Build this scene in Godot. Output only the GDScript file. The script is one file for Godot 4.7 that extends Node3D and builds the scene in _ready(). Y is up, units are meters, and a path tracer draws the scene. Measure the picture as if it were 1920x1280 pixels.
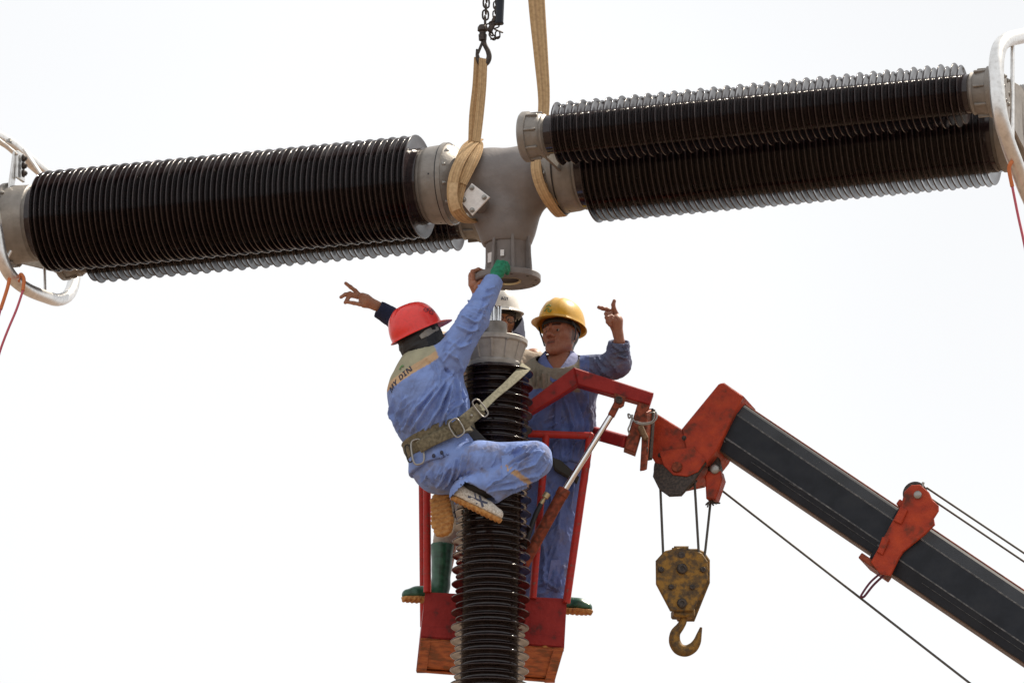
extends Node3D
# A circuit-breaker head is lowered on slings onto its support column while three workers guide it; a truck crane's basket stands behind.
# World: y up, metres, z towards the camera; the column's axis stands at z = 0.

const PITCH := 15.0
const FOV := 7.6
const DISTANCE := 26.0
var cam_at := Vector3(0, 1.6, DISTANCE * cos(deg_to_rad(PITCH)))
var rng := RandomNumberGenerator.new()
var M := {}
var taken := {}

# the point at depth z (metres in front of the column's axis) that was measured at px, py on the 1920 x 1280 photograph
func at(px: float, py: float, z: float) -> Vector3:
	var f := 640.0 / tan(deg_to_rad(FOV / 2))
	var e := deg_to_rad(PITCH)
	var d := Vector3((px - 960.0) / f, 0, 0) + Vector3(0, cos(e), sin(e)) * ((640.0 - py) / f) + Vector3(0, sin(e), -cos(e))
	return cam_at + d * ((z - cam_at.z) / d.z)

# ------------------------------------------------------------------ mesh builder
class MB:
	var v := PackedVector3Array()
	var n := PackedVector3Array()
	var c := PackedColorArray()
	var idx := PackedInt32Array()
	var col := Color(1, 1, 1)

	func vert(p: Vector3, nn: Vector3) -> int:
		v.append(p); n.append(nn); c.append(col)
		return v.size() - 1

	func tri(a: int, b: int, d: int) -> void:      # turned so that the front follows the normals
		var f := (v[b] - v[a]).cross(v[d] - v[a])
		if f.dot(n[a] + n[b] + n[d]) > 0:
			idx.append(a); idx.append(d); idx.append(b)
		else:
			idx.append(a); idx.append(b); idx.append(d)

	func quad(a: int, b: int, d: int, e: int) -> void:
		tri(a, b, d); tri(a, d, e)

	func flat(pts: Array, nn: Vector3) -> void:
		var k := []
		for p in pts: k.append(vert(p, nn))
		for i in range(1, k.size() - 1): tri(k[0], k[i], k[i + 1])

	# chamfered box
	func box(o: Vector3, b: Basis, half: Vector3, bev := 0.004) -> void:
		bev = min(bev, 0.45 * min(half.x, min(half.y, half.z)))
		var ax := [b.x.normalized(), b.y.normalized(), b.z.normalized()]
		var h := [half.x, half.y, half.z]
		for i in 3:
			var j := (i + 1) % 3
			var k := (i + 2) % 3
			for s in [-1.0, 1.0]:
				var q := []
				for e in [[-1, -1], [1, -1], [1, 1], [-1, 1]]:
					q.append(o + ax[i] * (s * h[i]) + ax[j] * (e[0] * (h[j] - bev)) + ax[k] * (e[1] * (h[k] - bev)))
				flat(q, ax[i] * s)
				for s2 in [-1.0, 1.0]:
					var w := []
					for s3 in [-1.0, 1.0]:
						var base: Vector3 = o + ax[k] * (s3 * (h[k] - bev))
						w.append(base + ax[i] * (s * h[i]) + ax[j] * (s2 * (h[j] - bev)))
						w.append(base + ax[i] * (s * (h[i] - bev)) + ax[j] * (s2 * h[j]))
					flat([w[0], w[1], w[3], w[2]], (ax[i] * s + ax[j] * s2).normalized())
		for sx in [-1.0, 1.0]:
			for sy in [-1.0, 1.0]:
				for sz in [-1.0, 1.0]:
					var q2 := [o + ax[0] * (sx * h[0]) + ax[1] * (sy * (h[1] - bev)) + ax[2] * (sz * (h[2] - bev)),
						o + ax[0] * (sx * (h[0] - bev)) + ax[1] * (sy * h[1]) + ax[2] * (sz * (h[2] - bev)),
						o + ax[0] * (sx * (h[0] - bev)) + ax[1] * (sy * (h[1] - bev)) + ax[2] * (sz * h[2])]
					flat(q2, (ax[0] * sx + ax[1] * sy + ax[2] * sz).normalized())

	# a beam of w (across) by h (along up) from a to b
	func beam(a: Vector3, b: Vector3, w: float, h: float, up := Vector3.UP, bev := 0.006) -> void:
		var z := (b - a).normalized()
		var x := up.cross(z).normalized()
		var y := z.cross(x)
		box((a + b) / 2, Basis(x, y, z), Vector3(w / 2, h / 2, a.distance_to(b) / 2), bev)

	# a closed shell between two like outlines (a solid given by two polygons)
	func hexa(p: Array, q: Array) -> void:
		var mid := Vector3.ZERO
		for x in p + q: mid += x
		mid /= p.size() * 2
		for s in [p, q]:
			var nn: Vector3 = (s[1] - s[0]).cross(s[2] - s[0]).normalized()
			if nn.dot(s[0] - mid) < 0: nn = -nn
			flat(s, nn)
		for i in p.size():
			var j: int = (i + 1) % p.size()
			var nn2: Vector3 = (p[j] - p[i]).cross(q[i] - p[i]).normalized()
			if nn2.dot((p[i] + p[j] + q[i] + q[j]) / 4.0 - mid) < 0: nn2 = -nn2
			flat([p[i], p[j], q[j], q[i]], nn2)

	# outline (in x, y) pushed along z by depth, both ends chamfered
	func prism(poly: PackedVector2Array, o: Vector3, x: Vector3, y: Vector3, depth: float, bev := 0.004) -> void:
		var z := x.cross(y).normalized()
		var m := poly.size()
		var area := 0.0
		for i in m: area += poly[i].cross(poly[(i + 1) % m])
		if area < 0: poly.reverse()
		var inset := PackedVector2Array()
		for i in m:
			var d0 := (poly[i] - poly[(i + m - 1) % m]).normalized()
			var d1 := (poly[(i + 1) % m] - poly[i]).normalized()
			var nn := (Vector2(-d0.y, d0.x) + Vector2(-d1.y, d1.x)).normalized()
			inset.append(poly[i] + nn * bev / max(0.35, nn.dot(Vector2(-d1.y, d1.x))))
		var tr := Geometry2D.triangulate_polygon(inset)
		for s in [0.0, 1.0]:
			var k := []
			var nz: Vector3 = z if s > 0 else -z
			for p in inset: k.append(vert(o + x * p.x + y * p.y + z * (depth * s), nz))
			for i in range(0, tr.size(), 3): tri(k[tr[i]], k[tr[i + 1]], k[tr[i + 2]])
		for i in m:
			var j := (i + 1) % m
			var d := (poly[j] - poly[i]).normalized()
			var out := x * d.y - y * d.x
			var P := func(p: Vector2, t: float) -> Vector3: return o + x * p.x + y * p.y + z * t
			flat([P.call(poly[i], bev), P.call(poly[j], bev), P.call(poly[j], depth - bev), P.call(poly[i], depth - bev)], out)
			flat([P.call(inset[i], 0.0), P.call(inset[j], 0.0), P.call(poly[j], bev), P.call(poly[i], bev)], (out - z).normalized())
			flat([P.call(inset[i], depth), P.call(inset[j], depth), P.call(poly[j], depth - bev), P.call(poly[i], depth - bev)], (out + z).normalized())

	# round tube through points; r is a number or one for each point
	func tube(pts: Array, r, seg := 12, closed := false, caps := true, flatten := 1.0, flat_dir := Vector3.ZERO) -> void:
		var m := pts.size()
		var up := Vector3.ZERO
		var rings := []
		var nrm := []
		for i in m:
			var a: Vector3 = pts[(i + m - 1) % m] if closed else pts[max(i - 1, 0)]
			var b: Vector3 = pts[(i + 1) % m] if closed else pts[min(i + 1, m - 1)]
			var t := (b - a).normalized()
			if flat_dir != Vector3.ZERO: up = flat_dir
			elif up == Vector3.ZERO: up = Vector3.UP if abs(t.y) < 0.8 else Vector3.RIGHT
			var x := up.cross(t).normalized()
			up = t.cross(x).normalized()
			var ring := []
			var rr: float = r[i] if r is Array else r
			for s in seg:
				var g := TAU * s / seg
				var d := x * cos(g) + up * sin(g)
				var dn := (x * cos(g) + up * sin(g) / flatten).normalized()
				ring.append(vert(pts[i] + (x * cos(g) + up * (sin(g) * flatten)) * rr, dn if flatten != 1.0 else d))
			rings.append(ring)
		for i in (m if closed else m - 1):
			var p: Array = rings[i]
			var q: Array = rings[(i + 1) % m]
			for s in seg: quad(p[s], p[(s + 1) % seg], q[(s + 1) % seg], q[s])
		if caps and not closed:
			for e in [0, m - 1]:
				var t2: Vector3 = (pts[0] - pts[1]).normalized() if e == 0 else (pts[m - 1] - pts[m - 2]).normalized()
				var q3 := []
				for k in rings[e]: q3.append(v[k])
				flat(q3, t2)

	# profile of (distance along axis, radius), turned about the axis; sharp corners stay sharp
	func lathe(o: Vector3, axis: Vector3, prof: Array, seg := 40, sharp := 0.6) -> void:
		axis = axis.normalized()
		var x := axis.cross(Vector3(0.31, 0.23, 0.92)).normalized()
		var y := axis.cross(x)
		var m := prof.size()
		var dirs := []
		for i in m - 1:
			var d: Vector2 = (prof[i + 1] - prof[i]).normalized()
			dirs.append(Vector2(-d.y, d.x))     # (along, out): outward when the profile runs with growing distance
		for i in m - 1:
			var na: Vector2 = dirs[i]
			var nb: Vector2 = dirs[i]
			if i > 0 and dirs[i - 1].dot(dirs[i]) > sharp: na = (dirs[i - 1] + dirs[i]).normalized()
			if i < m - 2 and dirs[i + 1].dot(dirs[i]) > sharp: nb = (dirs[i + 1] + dirs[i]).normalized()
			var ka := []
			var kb := []
			for s in seg:
				var g := TAU * s / seg
				var rd := x * cos(g) + y * sin(g)
				ka.append(vert(o + axis * prof[i].x + rd * prof[i].y, (axis * na.x + rd * na.y).normalized()))
				kb.append(vert(o + axis * prof[i + 1].x + rd * prof[i + 1].y, (axis * nb.x + rd * nb.y).normalized()))
			for s in seg:
				var s2 := (s + 1) % seg
				if prof[i].y > 1e-6: tri(ka[s], ka[s2], kb[s2])
				if prof[i + 1].y > 1e-6: tri(ka[s], kb[s2], kb[s])

	func ellipsoid(o: Vector3, b: Basis, r: Vector3, seg := 16) -> void:
		var rows := []
		for i in seg / 2 + 1:
			var th := PI * i / (seg / 2)
			var row := []
			for s in seg:
				var g := TAU * s / seg
				var u := Vector3(sin(th) * cos(g), cos(th), sin(th) * sin(g))
				row.append(vert(o + b * (u * r), (b * (u / r)).normalized()))
			rows.append(row)
		for i in seg / 2:
			for s in seg: quad(rows[i][s], rows[i][(s + 1) % seg], rows[i + 1][(s + 1) % seg], rows[i + 1][s])

	# strap: a band of width w and thickness th along points, its flat side facing the given normals, with ribs of colour across it
	func strap(pts: Array, nrm: Array, w, th: float, cols := [], twist := 0.0) -> void:
		var m := pts.size()
		var across := 9
		var grid := []
		for i in m:
			var t: Vector3 = (pts[min(i + 1, m - 1)] - pts[max(i - 1, 0)]).normalized()
			var nn: Vector3 = nrm[i] if nrm.size() > 1 else nrm[0]
			var x := t.cross(nn).normalized()
			nn = x.cross(t).normalized()
			var ww: float = w[i] if w is Array else w
			var row := []
			for s in across:
				var u := -1.0 + 2.0 * s / (across - 1)
				var bulge := th * 0.5 * (1.0 - 0.6 * pow(abs(u), 6)) * (0.88 if s % 2 == 1 else 1.0)
				if cols.size(): col = cols[s % cols.size()]
				row.append([vert(pts[i] + x * (u * ww / 2) + nn * bulge, (nn + x * (0.7 * pow(u, 5))).normalized()), vert(pts[i] + x * (u * ww / 2) - nn * bulge, (-nn + x * (0.7 * pow(u, 5))).normalized())])
			grid.append(row)
		for i in m - 1:
			for s in across - 1:
				quad(grid[i][s][0], grid[i][s + 1][0], grid[i + 1][s + 1][0], grid[i + 1][s][0])
				quad(grid[i][s][1], grid[i][s + 1][1], grid[i + 1][s + 1][1], grid[i + 1][s][1])
			for e in [0, across - 1]:
				var a: Array = [v[grid[i][e][0]], v[grid[i][e][1]], v[grid[i + 1][e][1]], v[grid[i + 1][e][0]]]
				var inner: Vector3 = v[grid[i][4][0]]
				flat(a, (a[0] - inner).normalized())

	func mesh(shift: Vector3) -> ArrayMesh:
		var a := []
		a.resize(Mesh.ARRAY_MAX)
		var w := PackedVector3Array()
		w.resize(v.size())
		for i in v.size(): w[i] = v[i] - shift
		a[Mesh.ARRAY_VERTEX] = w
		a[Mesh.ARRAY_NORMAL] = n
		a[Mesh.ARRAY_COLOR] = c
		a[Mesh.ARRAY_INDEX] = idx
		var am := ArrayMesh.new()
		am.add_surface_from_arrays(Mesh.PRIMITIVE_TRIANGLES, a)
		return am

	func middle() -> Vector3:
		var lo := v[0]
		var hi := v[0]
		for p in v:
			lo = lo.min(p); hi = hi.max(p)
		return (lo + hi) / 2

# ------------------------------------------------------------------ scene helpers
func thing(called: String, label: String, category: String, base: Vector3, group := "") -> Node3D:
	var o := Node3D.new()
	o.name = numbered(called)
	add_child(o)
	o.position = base
	o.set_meta("label", label); o.set_meta("category", category)
	if group: o.set_meta("group", group)
	return o

func numbered(called: String) -> String:
	var k: int = taken.get(called, 0)
	taken[called] = k + 1
	return called if k == 0 else "%s_%03d" % [called, k]

func origin_of(node: Node3D) -> Vector3:
	var p := Vector3.ZERO
	var x: Node = node
	while x != self:
		p += x.position
		x = x.get_parent()
	return p

# commits a builder as one mesh under parent (its points are in world axes)
func put(b: MB, called: String, m: Material, parent: Node3D, label := "") -> MeshInstance3D:
	var o := MeshInstance3D.new()
	o.name = called
	var mid := b.middle()
	o.mesh = b.mesh(mid)
	o.material_override = m
	parent.add_child(o, true)
	o.position = mid - (origin_of(parent) if parent != self else Vector3.ZERO)
	if label: o.set_meta("label", label)
	return o

# a part that shares a ready mesh
func place(m: Mesh, called: String, mt: Material, parent: Node3D, where: Transform3D) -> MeshInstance3D:
	var o := MeshInstance3D.new()
	o.name = called
	o.mesh = m
	o.material_override = mt
	parent.add_child(o, true)
	where.origin -= origin_of(parent)
	o.transform = where
	return o

func spline(pts: Array, per := 6, closed := false) -> Array:
	var out := []
	var m := pts.size()
	for i in (m if closed else m - 1):
		var a: Vector3 = pts[(i + m - 1) % m] if closed or i > 0 else pts[0] * 2 - pts[1]
		var b: Vector3 = pts[i]
		var c: Vector3 = pts[(i + 1) % m]
		var d: Vector3 = pts[(i + 2) % m] if closed or i < m - 2 else pts[m - 1] * 2 - pts[m - 2]
		for s in per:
			var t := float(s) / per
			out.append(0.5 * ((2 * b) + (c - a) * t + (2 * a - 5 * b + 4 * c - d) * t * t + (3 * b - a - 3 * c + d) * t * t * t))
	if not closed: out.append(pts[m - 1])
	return out

func hex_bolt(parent: Node3D, where: Vector3, axis: Vector3, r: float, called := "bolt", mt = null) -> void:
	var b := MB.new()
	b.lathe(where, axis, [Vector2(0, 0), Vector2(0, r * 1.35), Vector2(r * 0.3, r * 1.35), Vector2(r * 0.3, r * 0.9)], 16)
	b.lathe(where, axis, [Vector2(r * 0.3, r), Vector2(r * 1.0, r), Vector2(r * 1.12, r * 0.85), Vector2(r * 1.12, 0)], 6)
	b.lathe(where, axis, [Vector2(r * 1.1, r * 0.5), Vector2(r * 1.5, r * 0.5), Vector2(r * 1.55, 0)], 10)
	put(b, called, mt if mt else M.bolt, parent)

# ------------------------------------------------------------------ materials
func ramp_noise(cols: Array, offs: Array, freq: float, seed_: int, size := 512, octaves := 5, kind := FastNoiseLite.TYPE_SIMPLEX_SMOOTH) -> NoiseTexture2D:
	var f := FastNoiseLite.new()
	f.noise_type = kind
	f.seed = seed_
	f.frequency = freq
	f.fractal_type = FastNoiseLite.FRACTAL_FBM
	f.fractal_octaves = octaves
	f.fractal_gain = 0.55
	var g := Gradient.new()
	var cc := PackedColorArray()
	for c in cols: cc.append(Color(c[0], c[1], c[2]).linear_to_srgb())
	g.offsets = PackedFloat32Array(offs)
	g.colors = cc
	var t := NoiseTexture2D.new()
	t.width = size; t.height = size
	t.seamless = true
	t.noise = f
	t.color_ramp = g
	return t

func bump_noise(freq: float, seed_: int, strength: float, size := 512, octaves := 4) -> NoiseTexture2D:
	var f := FastNoiseLite.new()
	f.seed = seed_
	f.frequency = freq
	f.fractal_octaves = octaves
	var t := NoiseTexture2D.new()
	t.width = size; t.height = size
	t.seamless = true
	t.noise = f
	t.as_normal_map = true
	t.bump_strength = strength
	return t

func mat(tex: Texture2D, scale_: float, rough: float, metal := 0.0, normal: Texture2D = null, nscale := 0.4) -> StandardMaterial3D:
	var m := StandardMaterial3D.new()
	m.roughness = rough
	m.metallic = metal
	m.uv1_triplanar = true
	m.uv1_world_triplanar = true
	m.uv1_scale = Vector3.ONE * scale_
	if tex: m.albedo_texture = tex
	if normal:
		m.normal_enabled = true
		m.normal_texture = normal
		m.normal_scale = nscale
	return m

func plain(c: Array, rough: float, metal := 0.0) -> StandardMaterial3D:
	var m := StandardMaterial3D.new()
	m.albedo_color = Color(c[0], c[1], c[2]).linear_to_srgb()
	m.roughness = rough
	m.metallic = metal
	return m

func make_materials() -> void:
	var fine := bump_noise(0.05, 3, 4.0)
	var weave := bump_noise(0.16, 9, 5.0, 512, 2)
	var cloth_tone := ramp_noise([[0.74, 0.74, 0.76], [0.92, 0.92, 0.93], [1, 1, 1]], [0.25, 0.5, 0.75], 0.012, 21)
	M.porcelain = mat(ramp_noise([[0.017, 0.011, 0.012], [0.025, 0.015, 0.016], [0.042, 0.03, 0.029]], [0.2, 0.55, 0.85], 0.02, 5), 2.0, 0.11)
	M.grey = mat(ramp_noise([[0.15, 0.133, 0.126], [0.18, 0.162, 0.154], [0.21, 0.19, 0.182]], [0.1, 0.5, 0.9], 0.014, 6), 1.4, 0.5, 0.0, fine, 0.25)
	M.cast = mat(ramp_noise([[0.18, 0.163, 0.145], [0.24, 0.222, 0.2], [0.29, 0.27, 0.246]], [0.1, 0.5, 0.9], 0.016, 7), 1.7, 0.46, 0.25, fine, 0.25)
	M.adapter = mat(ramp_noise([[0.3, 0.28, 0.25], [0.4, 0.385, 0.355], [0.46, 0.445, 0.415]], [0.1, 0.5, 0.9], 0.018, 8), 2.0, 0.5, 0.1, fine, 0.3)
	M.alu = mat(ramp_noise([[0.58, 0.57, 0.55], [0.74, 0.73, 0.71], [0.8, 0.8, 0.79]], [0.2, 0.5, 0.8], 0.02, 10), 2.2, 0.34, 0.85, fine, 0.1)
	for k in 3:
		M["porcelain_%d" % k] = M.porcelain.duplicate()
		M["porcelain_%d" % k].roughness = [0.08, 0.14, 0.22][k]
		M["porcelain_%d" % k].albedo_color = [Color(1, 1, 1), Color(0.9, 0.84, 0.84), Color(1, 0.98, 0.96)][k]
	M.plate = mat(ramp_noise([[0.7, 0.7, 0.69], [0.82, 0.82, 0.81]], [0.3, 0.7], 0.02, 11), 3.0, 0.5)
	M.bolt = plain([0.33, 0.32, 0.3], 0.4, 0.7)
	M.dark_steel = mat(ramp_noise([[0.035, 0.03, 0.027], [0.06, 0.05, 0.045], [0.1, 0.075, 0.06]], [0.25, 0.5, 0.8], 0.03, 12), 4.0, 0.55, 0.5)
	M.rope = plain([0.085, 0.08, 0.07], 0.6, 0.3)
	M.orange = mat(ramp_noise([[0.045, 0.03, 0.026], [0.16, 0.04, 0.024], [0.36, 0.045, 0.022], [0.5, 0.07, 0.025]], [0.06, 0.24, 0.42, 0.85], 0.008, 13, 1024, 8), 1.0, 0.5, 0.0, fine, 0.35)
	M.red = mat(ramp_noise([[0.12, 0.026, 0.022], [0.27, 0.02, 0.018], [0.32, 0.026, 0.022]], [0.1, 0.36, 0.75], 0.012, 14, 512, 5), 1.6, 0.5, 0.0, fine, 0.25)
	M.red_rail = mat(ramp_noise([[0.18, 0.1, 0.08], [0.38, 0.026, 0.02], [0.44, 0.034, 0.026]], [0.12, 0.3, 0.75], 0.02, 15, 512, 5), 2.4, 0.42, 0.0, fine, 0.2)
	M.bottom = mat(ramp_noise([[0.2, 0.07, 0.025], [0.38, 0.1, 0.035], [0.5, 0.16, 0.05]], [0.25, 0.5, 0.8], 0.012, 16, 512, 6), 1.6, 0.65, 0.0, fine, 0.3)
	M.rust = mat(ramp_noise([[0.1, 0.035, 0.02], [0.22, 0.05, 0.026], [0.3, 0.075, 0.036]], [0.25, 0.5, 0.8], 0.02, 17), 2.5, 0.55, 0.1, fine, 0.3)
	M.black_paint = mat(ramp_noise([[0.022, 0.026, 0.033], [0.027, 0.032, 0.041], [0.034, 0.039, 0.047]], [0.25, 0.5, 0.85], 0.01, 18), 1.0, 0.32)
	M.black_paint.metallic_specular = 0.25
	M.black_paint.roughness = 0.42
	M.boom_under = mat(ramp_noise([[0.05, 0.028, 0.016], [0.1, 0.05, 0.026], [0.15, 0.075, 0.035]], [0.25, 0.5, 0.8], 0.014, 19), 1.2, 0.6, 0.0, fine, 0.3)
	M.yellow_block = mat(ramp_noise([[0.07, 0.05, 0.036], [0.13, 0.085, 0.04], [0.28, 0.15, 0.034], [0.37, 0.21, 0.045]], [0.18, 0.42, 0.64, 0.95], 0.011, 20, 1024, 8), 1.6, 0.6, 0.0, fine, 0.4)
	M.chrome = plain([0.8, 0.8, 0.8], 0.14, 1.0)
	M.brass = plain([0.5, 0.42, 0.25], 0.4, 0.6)
	M.webbing = mat(ramp_noise([[0.76, 0.73, 0.7], [0.93, 0.92, 0.9], [1, 1, 1]], [0.25, 0.5, 0.8], 0.03, 22), 2.5, 0.85, 0.0, weave, 0.7)
	M.webbing.vertex_color_use_as_albedo = true
	M.belt = mat(ramp_noise([[0.09, 0.075, 0.045], [0.15, 0.13, 0.08], [0.22, 0.19, 0.12]], [0.25, 0.5, 0.8], 0.03, 23), 3.0, 0.85, 0.0, weave, 0.6)
	M.belt_pale = mat(ramp_noise([[0.15, 0.14, 0.09], [0.24, 0.225, 0.15], [0.3, 0.285, 0.2]], [0.25, 0.5, 0.8], 0.03, 24), 3.0, 0.85, 0.0, weave, 0.6)
	M.belt_dark = plain([0.035, 0.034, 0.028], 0.8)
	var wf := FastNoiseLite.new()
	wf.seed = 77
	wf.frequency = 0.018
	wf.fractal_type = FastNoiseLite.FRACTAL_RIDGED
	wf.fractal_octaves = 3
	wf.domain_warp_enabled = true
	wf.domain_warp_amplitude = 30.0
	wf.domain_warp_frequency = 0.008
	var wrinkle := NoiseTexture2D.new()
	wrinkle.width = 512; wrinkle.height = 512
	wrinkle.seamless = true
	wrinkle.noise = wf
	wrinkle.as_normal_map = true
	wrinkle.bump_strength = 6.0
	M.cloth = mat(cloth_tone, 1.6, 0.88, 0.0, wrinkle, 0.45)
	M.cloth.vertex_color_use_as_albedo = true
	M.cloth.uv1_scale = Vector3.ONE * 1.6
	M.skin = mat(ramp_noise([[0.86, 0.8, 0.78], [1, 1, 1]], [0.3, 0.7], 0.03, 25), 5.0, 0.48, 0.0, bump_noise(0.1, 26, 3.0), 0.25)
	M.skin.vertex_color_use_as_albedo = true
	M.skin.subsurf_scatter_enabled = true
	M.skin.subsurf_scatter_strength = 0.12
	M.rubber_green = mat(ramp_noise([[0.012, 0.05, 0.025], [0.02, 0.095, 0.05], [0.035, 0.12, 0.065]], [0.25, 0.5, 0.85], 0.015, 27), 3.0, 0.35)
	M.glove = mat(ramp_noise([[0.008, 0.14, 0.07], [0.012, 0.22, 0.115], [0.02, 0.27, 0.14]], [0.25, 0.5, 0.85], 0.02, 28), 4.0, 0.75, 0.0, weave, 0.7)
	M.gum = mat(ramp_noise([[0.3, 0.12, 0.03], [0.46, 0.22, 0.06], [0.55, 0.3, 0.1]], [0.25, 0.5, 0.8], 0.02, 29), 4.0, 0.75, 0.0, fine, 0.4)
	M.helmet = mat(ramp_noise([[0.84, 0.84, 0.82], [0.95, 0.95, 0.94], [1, 1, 1]], [0.22, 0.42, 0.7], 0.02, 30), 4.0, 0.28, 0.0, fine, 0.06)
	M.helmet.vertex_color_use_as_albedo = true
	M.helmet.clearcoat_enabled = true
	M.helmet.clearcoat = 0.4
	M.helmet_yellow = M.helmet.duplicate()
	M.helmet_yellow.backlight_enabled = true
	M.helmet_yellow.backlight = Color(0.5, 0.22, 0.01)
	M.black = plain([0.014, 0.014, 0.016], 0.6)
	M.ink = plain([0.03, 0.035, 0.07], 0.7)
	M.ink_green = plain([0.12, 0.26, 0.09], 0.7)
	M.eye = plain([0.3, 0.26, 0.24], 0.3)
	M.iris = plain([0.012, 0.008, 0.006], 0.15)
	M.lens = StandardMaterial3D.new()
	M.lens.transparency = BaseMaterial3D.TRANSPARENCY_ALPHA
	M.lens.albedo_color = Color(0.9, 0.9, 0.9, 0.12)
	M.lens.roughness = 0.03
	M.scuffed = mat(ramp_noise([[0.03, 0.031, 0.034], [0.07, 0.07, 0.072], [0.16, 0.16, 0.16]], [0.3, 0.5, 0.75], 0.03, 41), 2.0, 0.4)
	M.wood = mat(ramp_noise([[0.12, 0.07, 0.035], [0.24, 0.15, 0.08]], [0.3, 0.7], 0.03, 31), 5.0, 0.8)
	M.pink_rope = plain([0.5, 0.1, 0.14], 0.8)
	M.orange_rope = plain([0.55, 0.16, 0.05], 0.8)
	M.cord = plain([0.14, 0.035, 0.08], 0.7)
	M.soil = mat(ramp_noise([[0.12, 0.08, 0.055], [0.18, 0.125, 0.085], [0.24, 0.17, 0.12]], [0.25, 0.5, 0.8], 0.01, 32), 0.15, 0.95)
	M.sticker = plain([0.72, 0.72, 0.72], 0.5)
	M.shoe = mat(ramp_noise([[0.36, 0.32, 0.26], [0.6, 0.57, 0.51], [0.68, 0.65, 0.6]], [0.25, 0.5, 0.8], 0.03, 33), 5.0, 0.7, 0.0, fine, 0.3)
	M.shoe_stripe = plain([0.05, 0.06, 0.11], 0.6)

	for k in ["red", "red_rail", "orange", "bottom", "rust", "yellow_block"]: M[k].metallic_specular = 0.3

# ------------------------------------------------------------------ distance-field figures (surface nets)
var G := PackedFloat32Array()
var g_lo := Vector3.ZERO
var g_cell := 0.01
var gx := 0
var gy := 0
var gz := 0

func sd_new(lo: Vector3, hi: Vector3, cell: float) -> void:
	g_lo = lo; g_cell = cell
	gx = int(ceil((hi.x - lo.x) / cell)) + 2
	gy = int(ceil((hi.y - lo.y) / cell)) + 2
	gz = int(ceil((hi.z - lo.z) / cell)) + 2
	G = PackedFloat32Array()
	G.resize(gx * gy * gz)
	G.fill(0.3)

# bounds of a list of bones [a, b, ra, rb, ...]
func sd_fit(bones: Array, cell: float, pad := 0.03) -> void:
	var lo := Vector3.INF
	var hi := -Vector3.INF
	for q in bones:
		var r: float = max(q[2], q[3]) * (q[6] if q.size() > 6 else 1.0) + pad
		for p in [q[0], q[1]]:
			lo = lo.min(p - Vector3.ONE * r); hi = hi.max(p + Vector3.ONE * r)
	sd_new(lo, hi, cell)

# tapered capsule from a to b joined by a smooth minimum of width k; stretched by fl along w; cut = true takes it away instead
func sd_cone(a: Vector3, b: Vector3, ra: float, rb: float, k := 0.03, w := Vector3.ZERO, fl := 1.0, cut := false) -> void:
	var r: float = max(ra, rb) * max(1.0, fl) + k + g_cell * 2.5
	var lo := ((a.min(b) - Vector3.ONE * r - g_lo) / g_cell).floor()
	var hi := ((a.max(b) + Vector3.ONE * r - g_lo) / g_cell).ceil()
	var x0: int = max(0, int(lo.x)); var x1: int = min(gx - 1, int(hi.x))
	var y0: int = max(0, int(lo.y)); var y1: int = min(gy - 1, int(hi.y))
	var z0: int = max(0, int(lo.z)); var z1: int = min(gz - 1, int(hi.z))
	var ab := b - a
	var l2: float = max(ab.length_squared(), 1e-9)
	var flat_: bool = w != Vector3.ZERO and fl != 1.0
	w = w.normalized()
	var shrink: float = 1.0 - 1.0 / fl
	var dr := rb - ra
	var kk: float = max(k, 1e-5)
	for z in range(z0, z1 + 1):
		for y in range(y0, y1 + 1):
			var i: int = (z * gy + y) * gx + x0
			var p := Vector3(g_lo.x + x0 * g_cell, g_lo.y + y * g_cell, g_lo.z + z * g_cell) - a
			for x in range(x0, x1 + 1):
				var t: float = clampf(p.dot(ab) / l2, 0.0, 1.0)
				var q: Vector3 = p - ab * t
				if flat_: q -= w * (q.dot(w) * shrink)
				var d: float = q.length() - ra - dr * t
				var o: float = G[i]
				if cut:
					var h2: float = maxf(kk - absf(o + d), 0.0) / kk
					G[i] = maxf(o, -d) + h2 * h2 * kk * 0.25
				else:
					var h: float = maxf(kk - absf(o - d), 0.0) / kk
					G[i] = minf(o, d) - h * h * kk * 0.25
				i += 1
				p.x += g_cell

func sd_bones(bones: Array) -> void:
	for q in bones:
		if q.size() > 6: sd_cone(q[0], q[1], q[2], q[3], q[4], q[5], q[6])
		elif q.size() > 4: sd_cone(q[0], q[1], q[2], q[3], q[4])
		else: sd_cone(q[0], q[1], q[2], q[3])

# keeps what lies behind the plane, within rad of centre
func sd_clip(pt: Vector3, nn: Vector3, centre: Vector3, rad: float) -> void:
	nn = nn.normalized()
	var lo := ((centre - Vector3.ONE * rad - g_lo) / g_cell).floor()
	var hi := ((centre + Vector3.ONE * rad - g_lo) / g_cell).ceil()
	for z in range(max(0, int(lo.z)), min(gz - 1, int(hi.z)) + 1):
		for y in range(max(0, int(lo.y)), min(gy - 1, int(hi.y)) + 1):
			for x in range(max(0, int(lo.x)), min(gx - 1, int(hi.x)) + 1):
				var p := g_lo + Vector3(x, y, z) * g_cell
				if p.distance_squared_to(centre) < rad * rad:
					var i := (z * gy + y) * gx + x
					G[i] = maxf(G[i], (p - pt).dot(nn))

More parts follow.
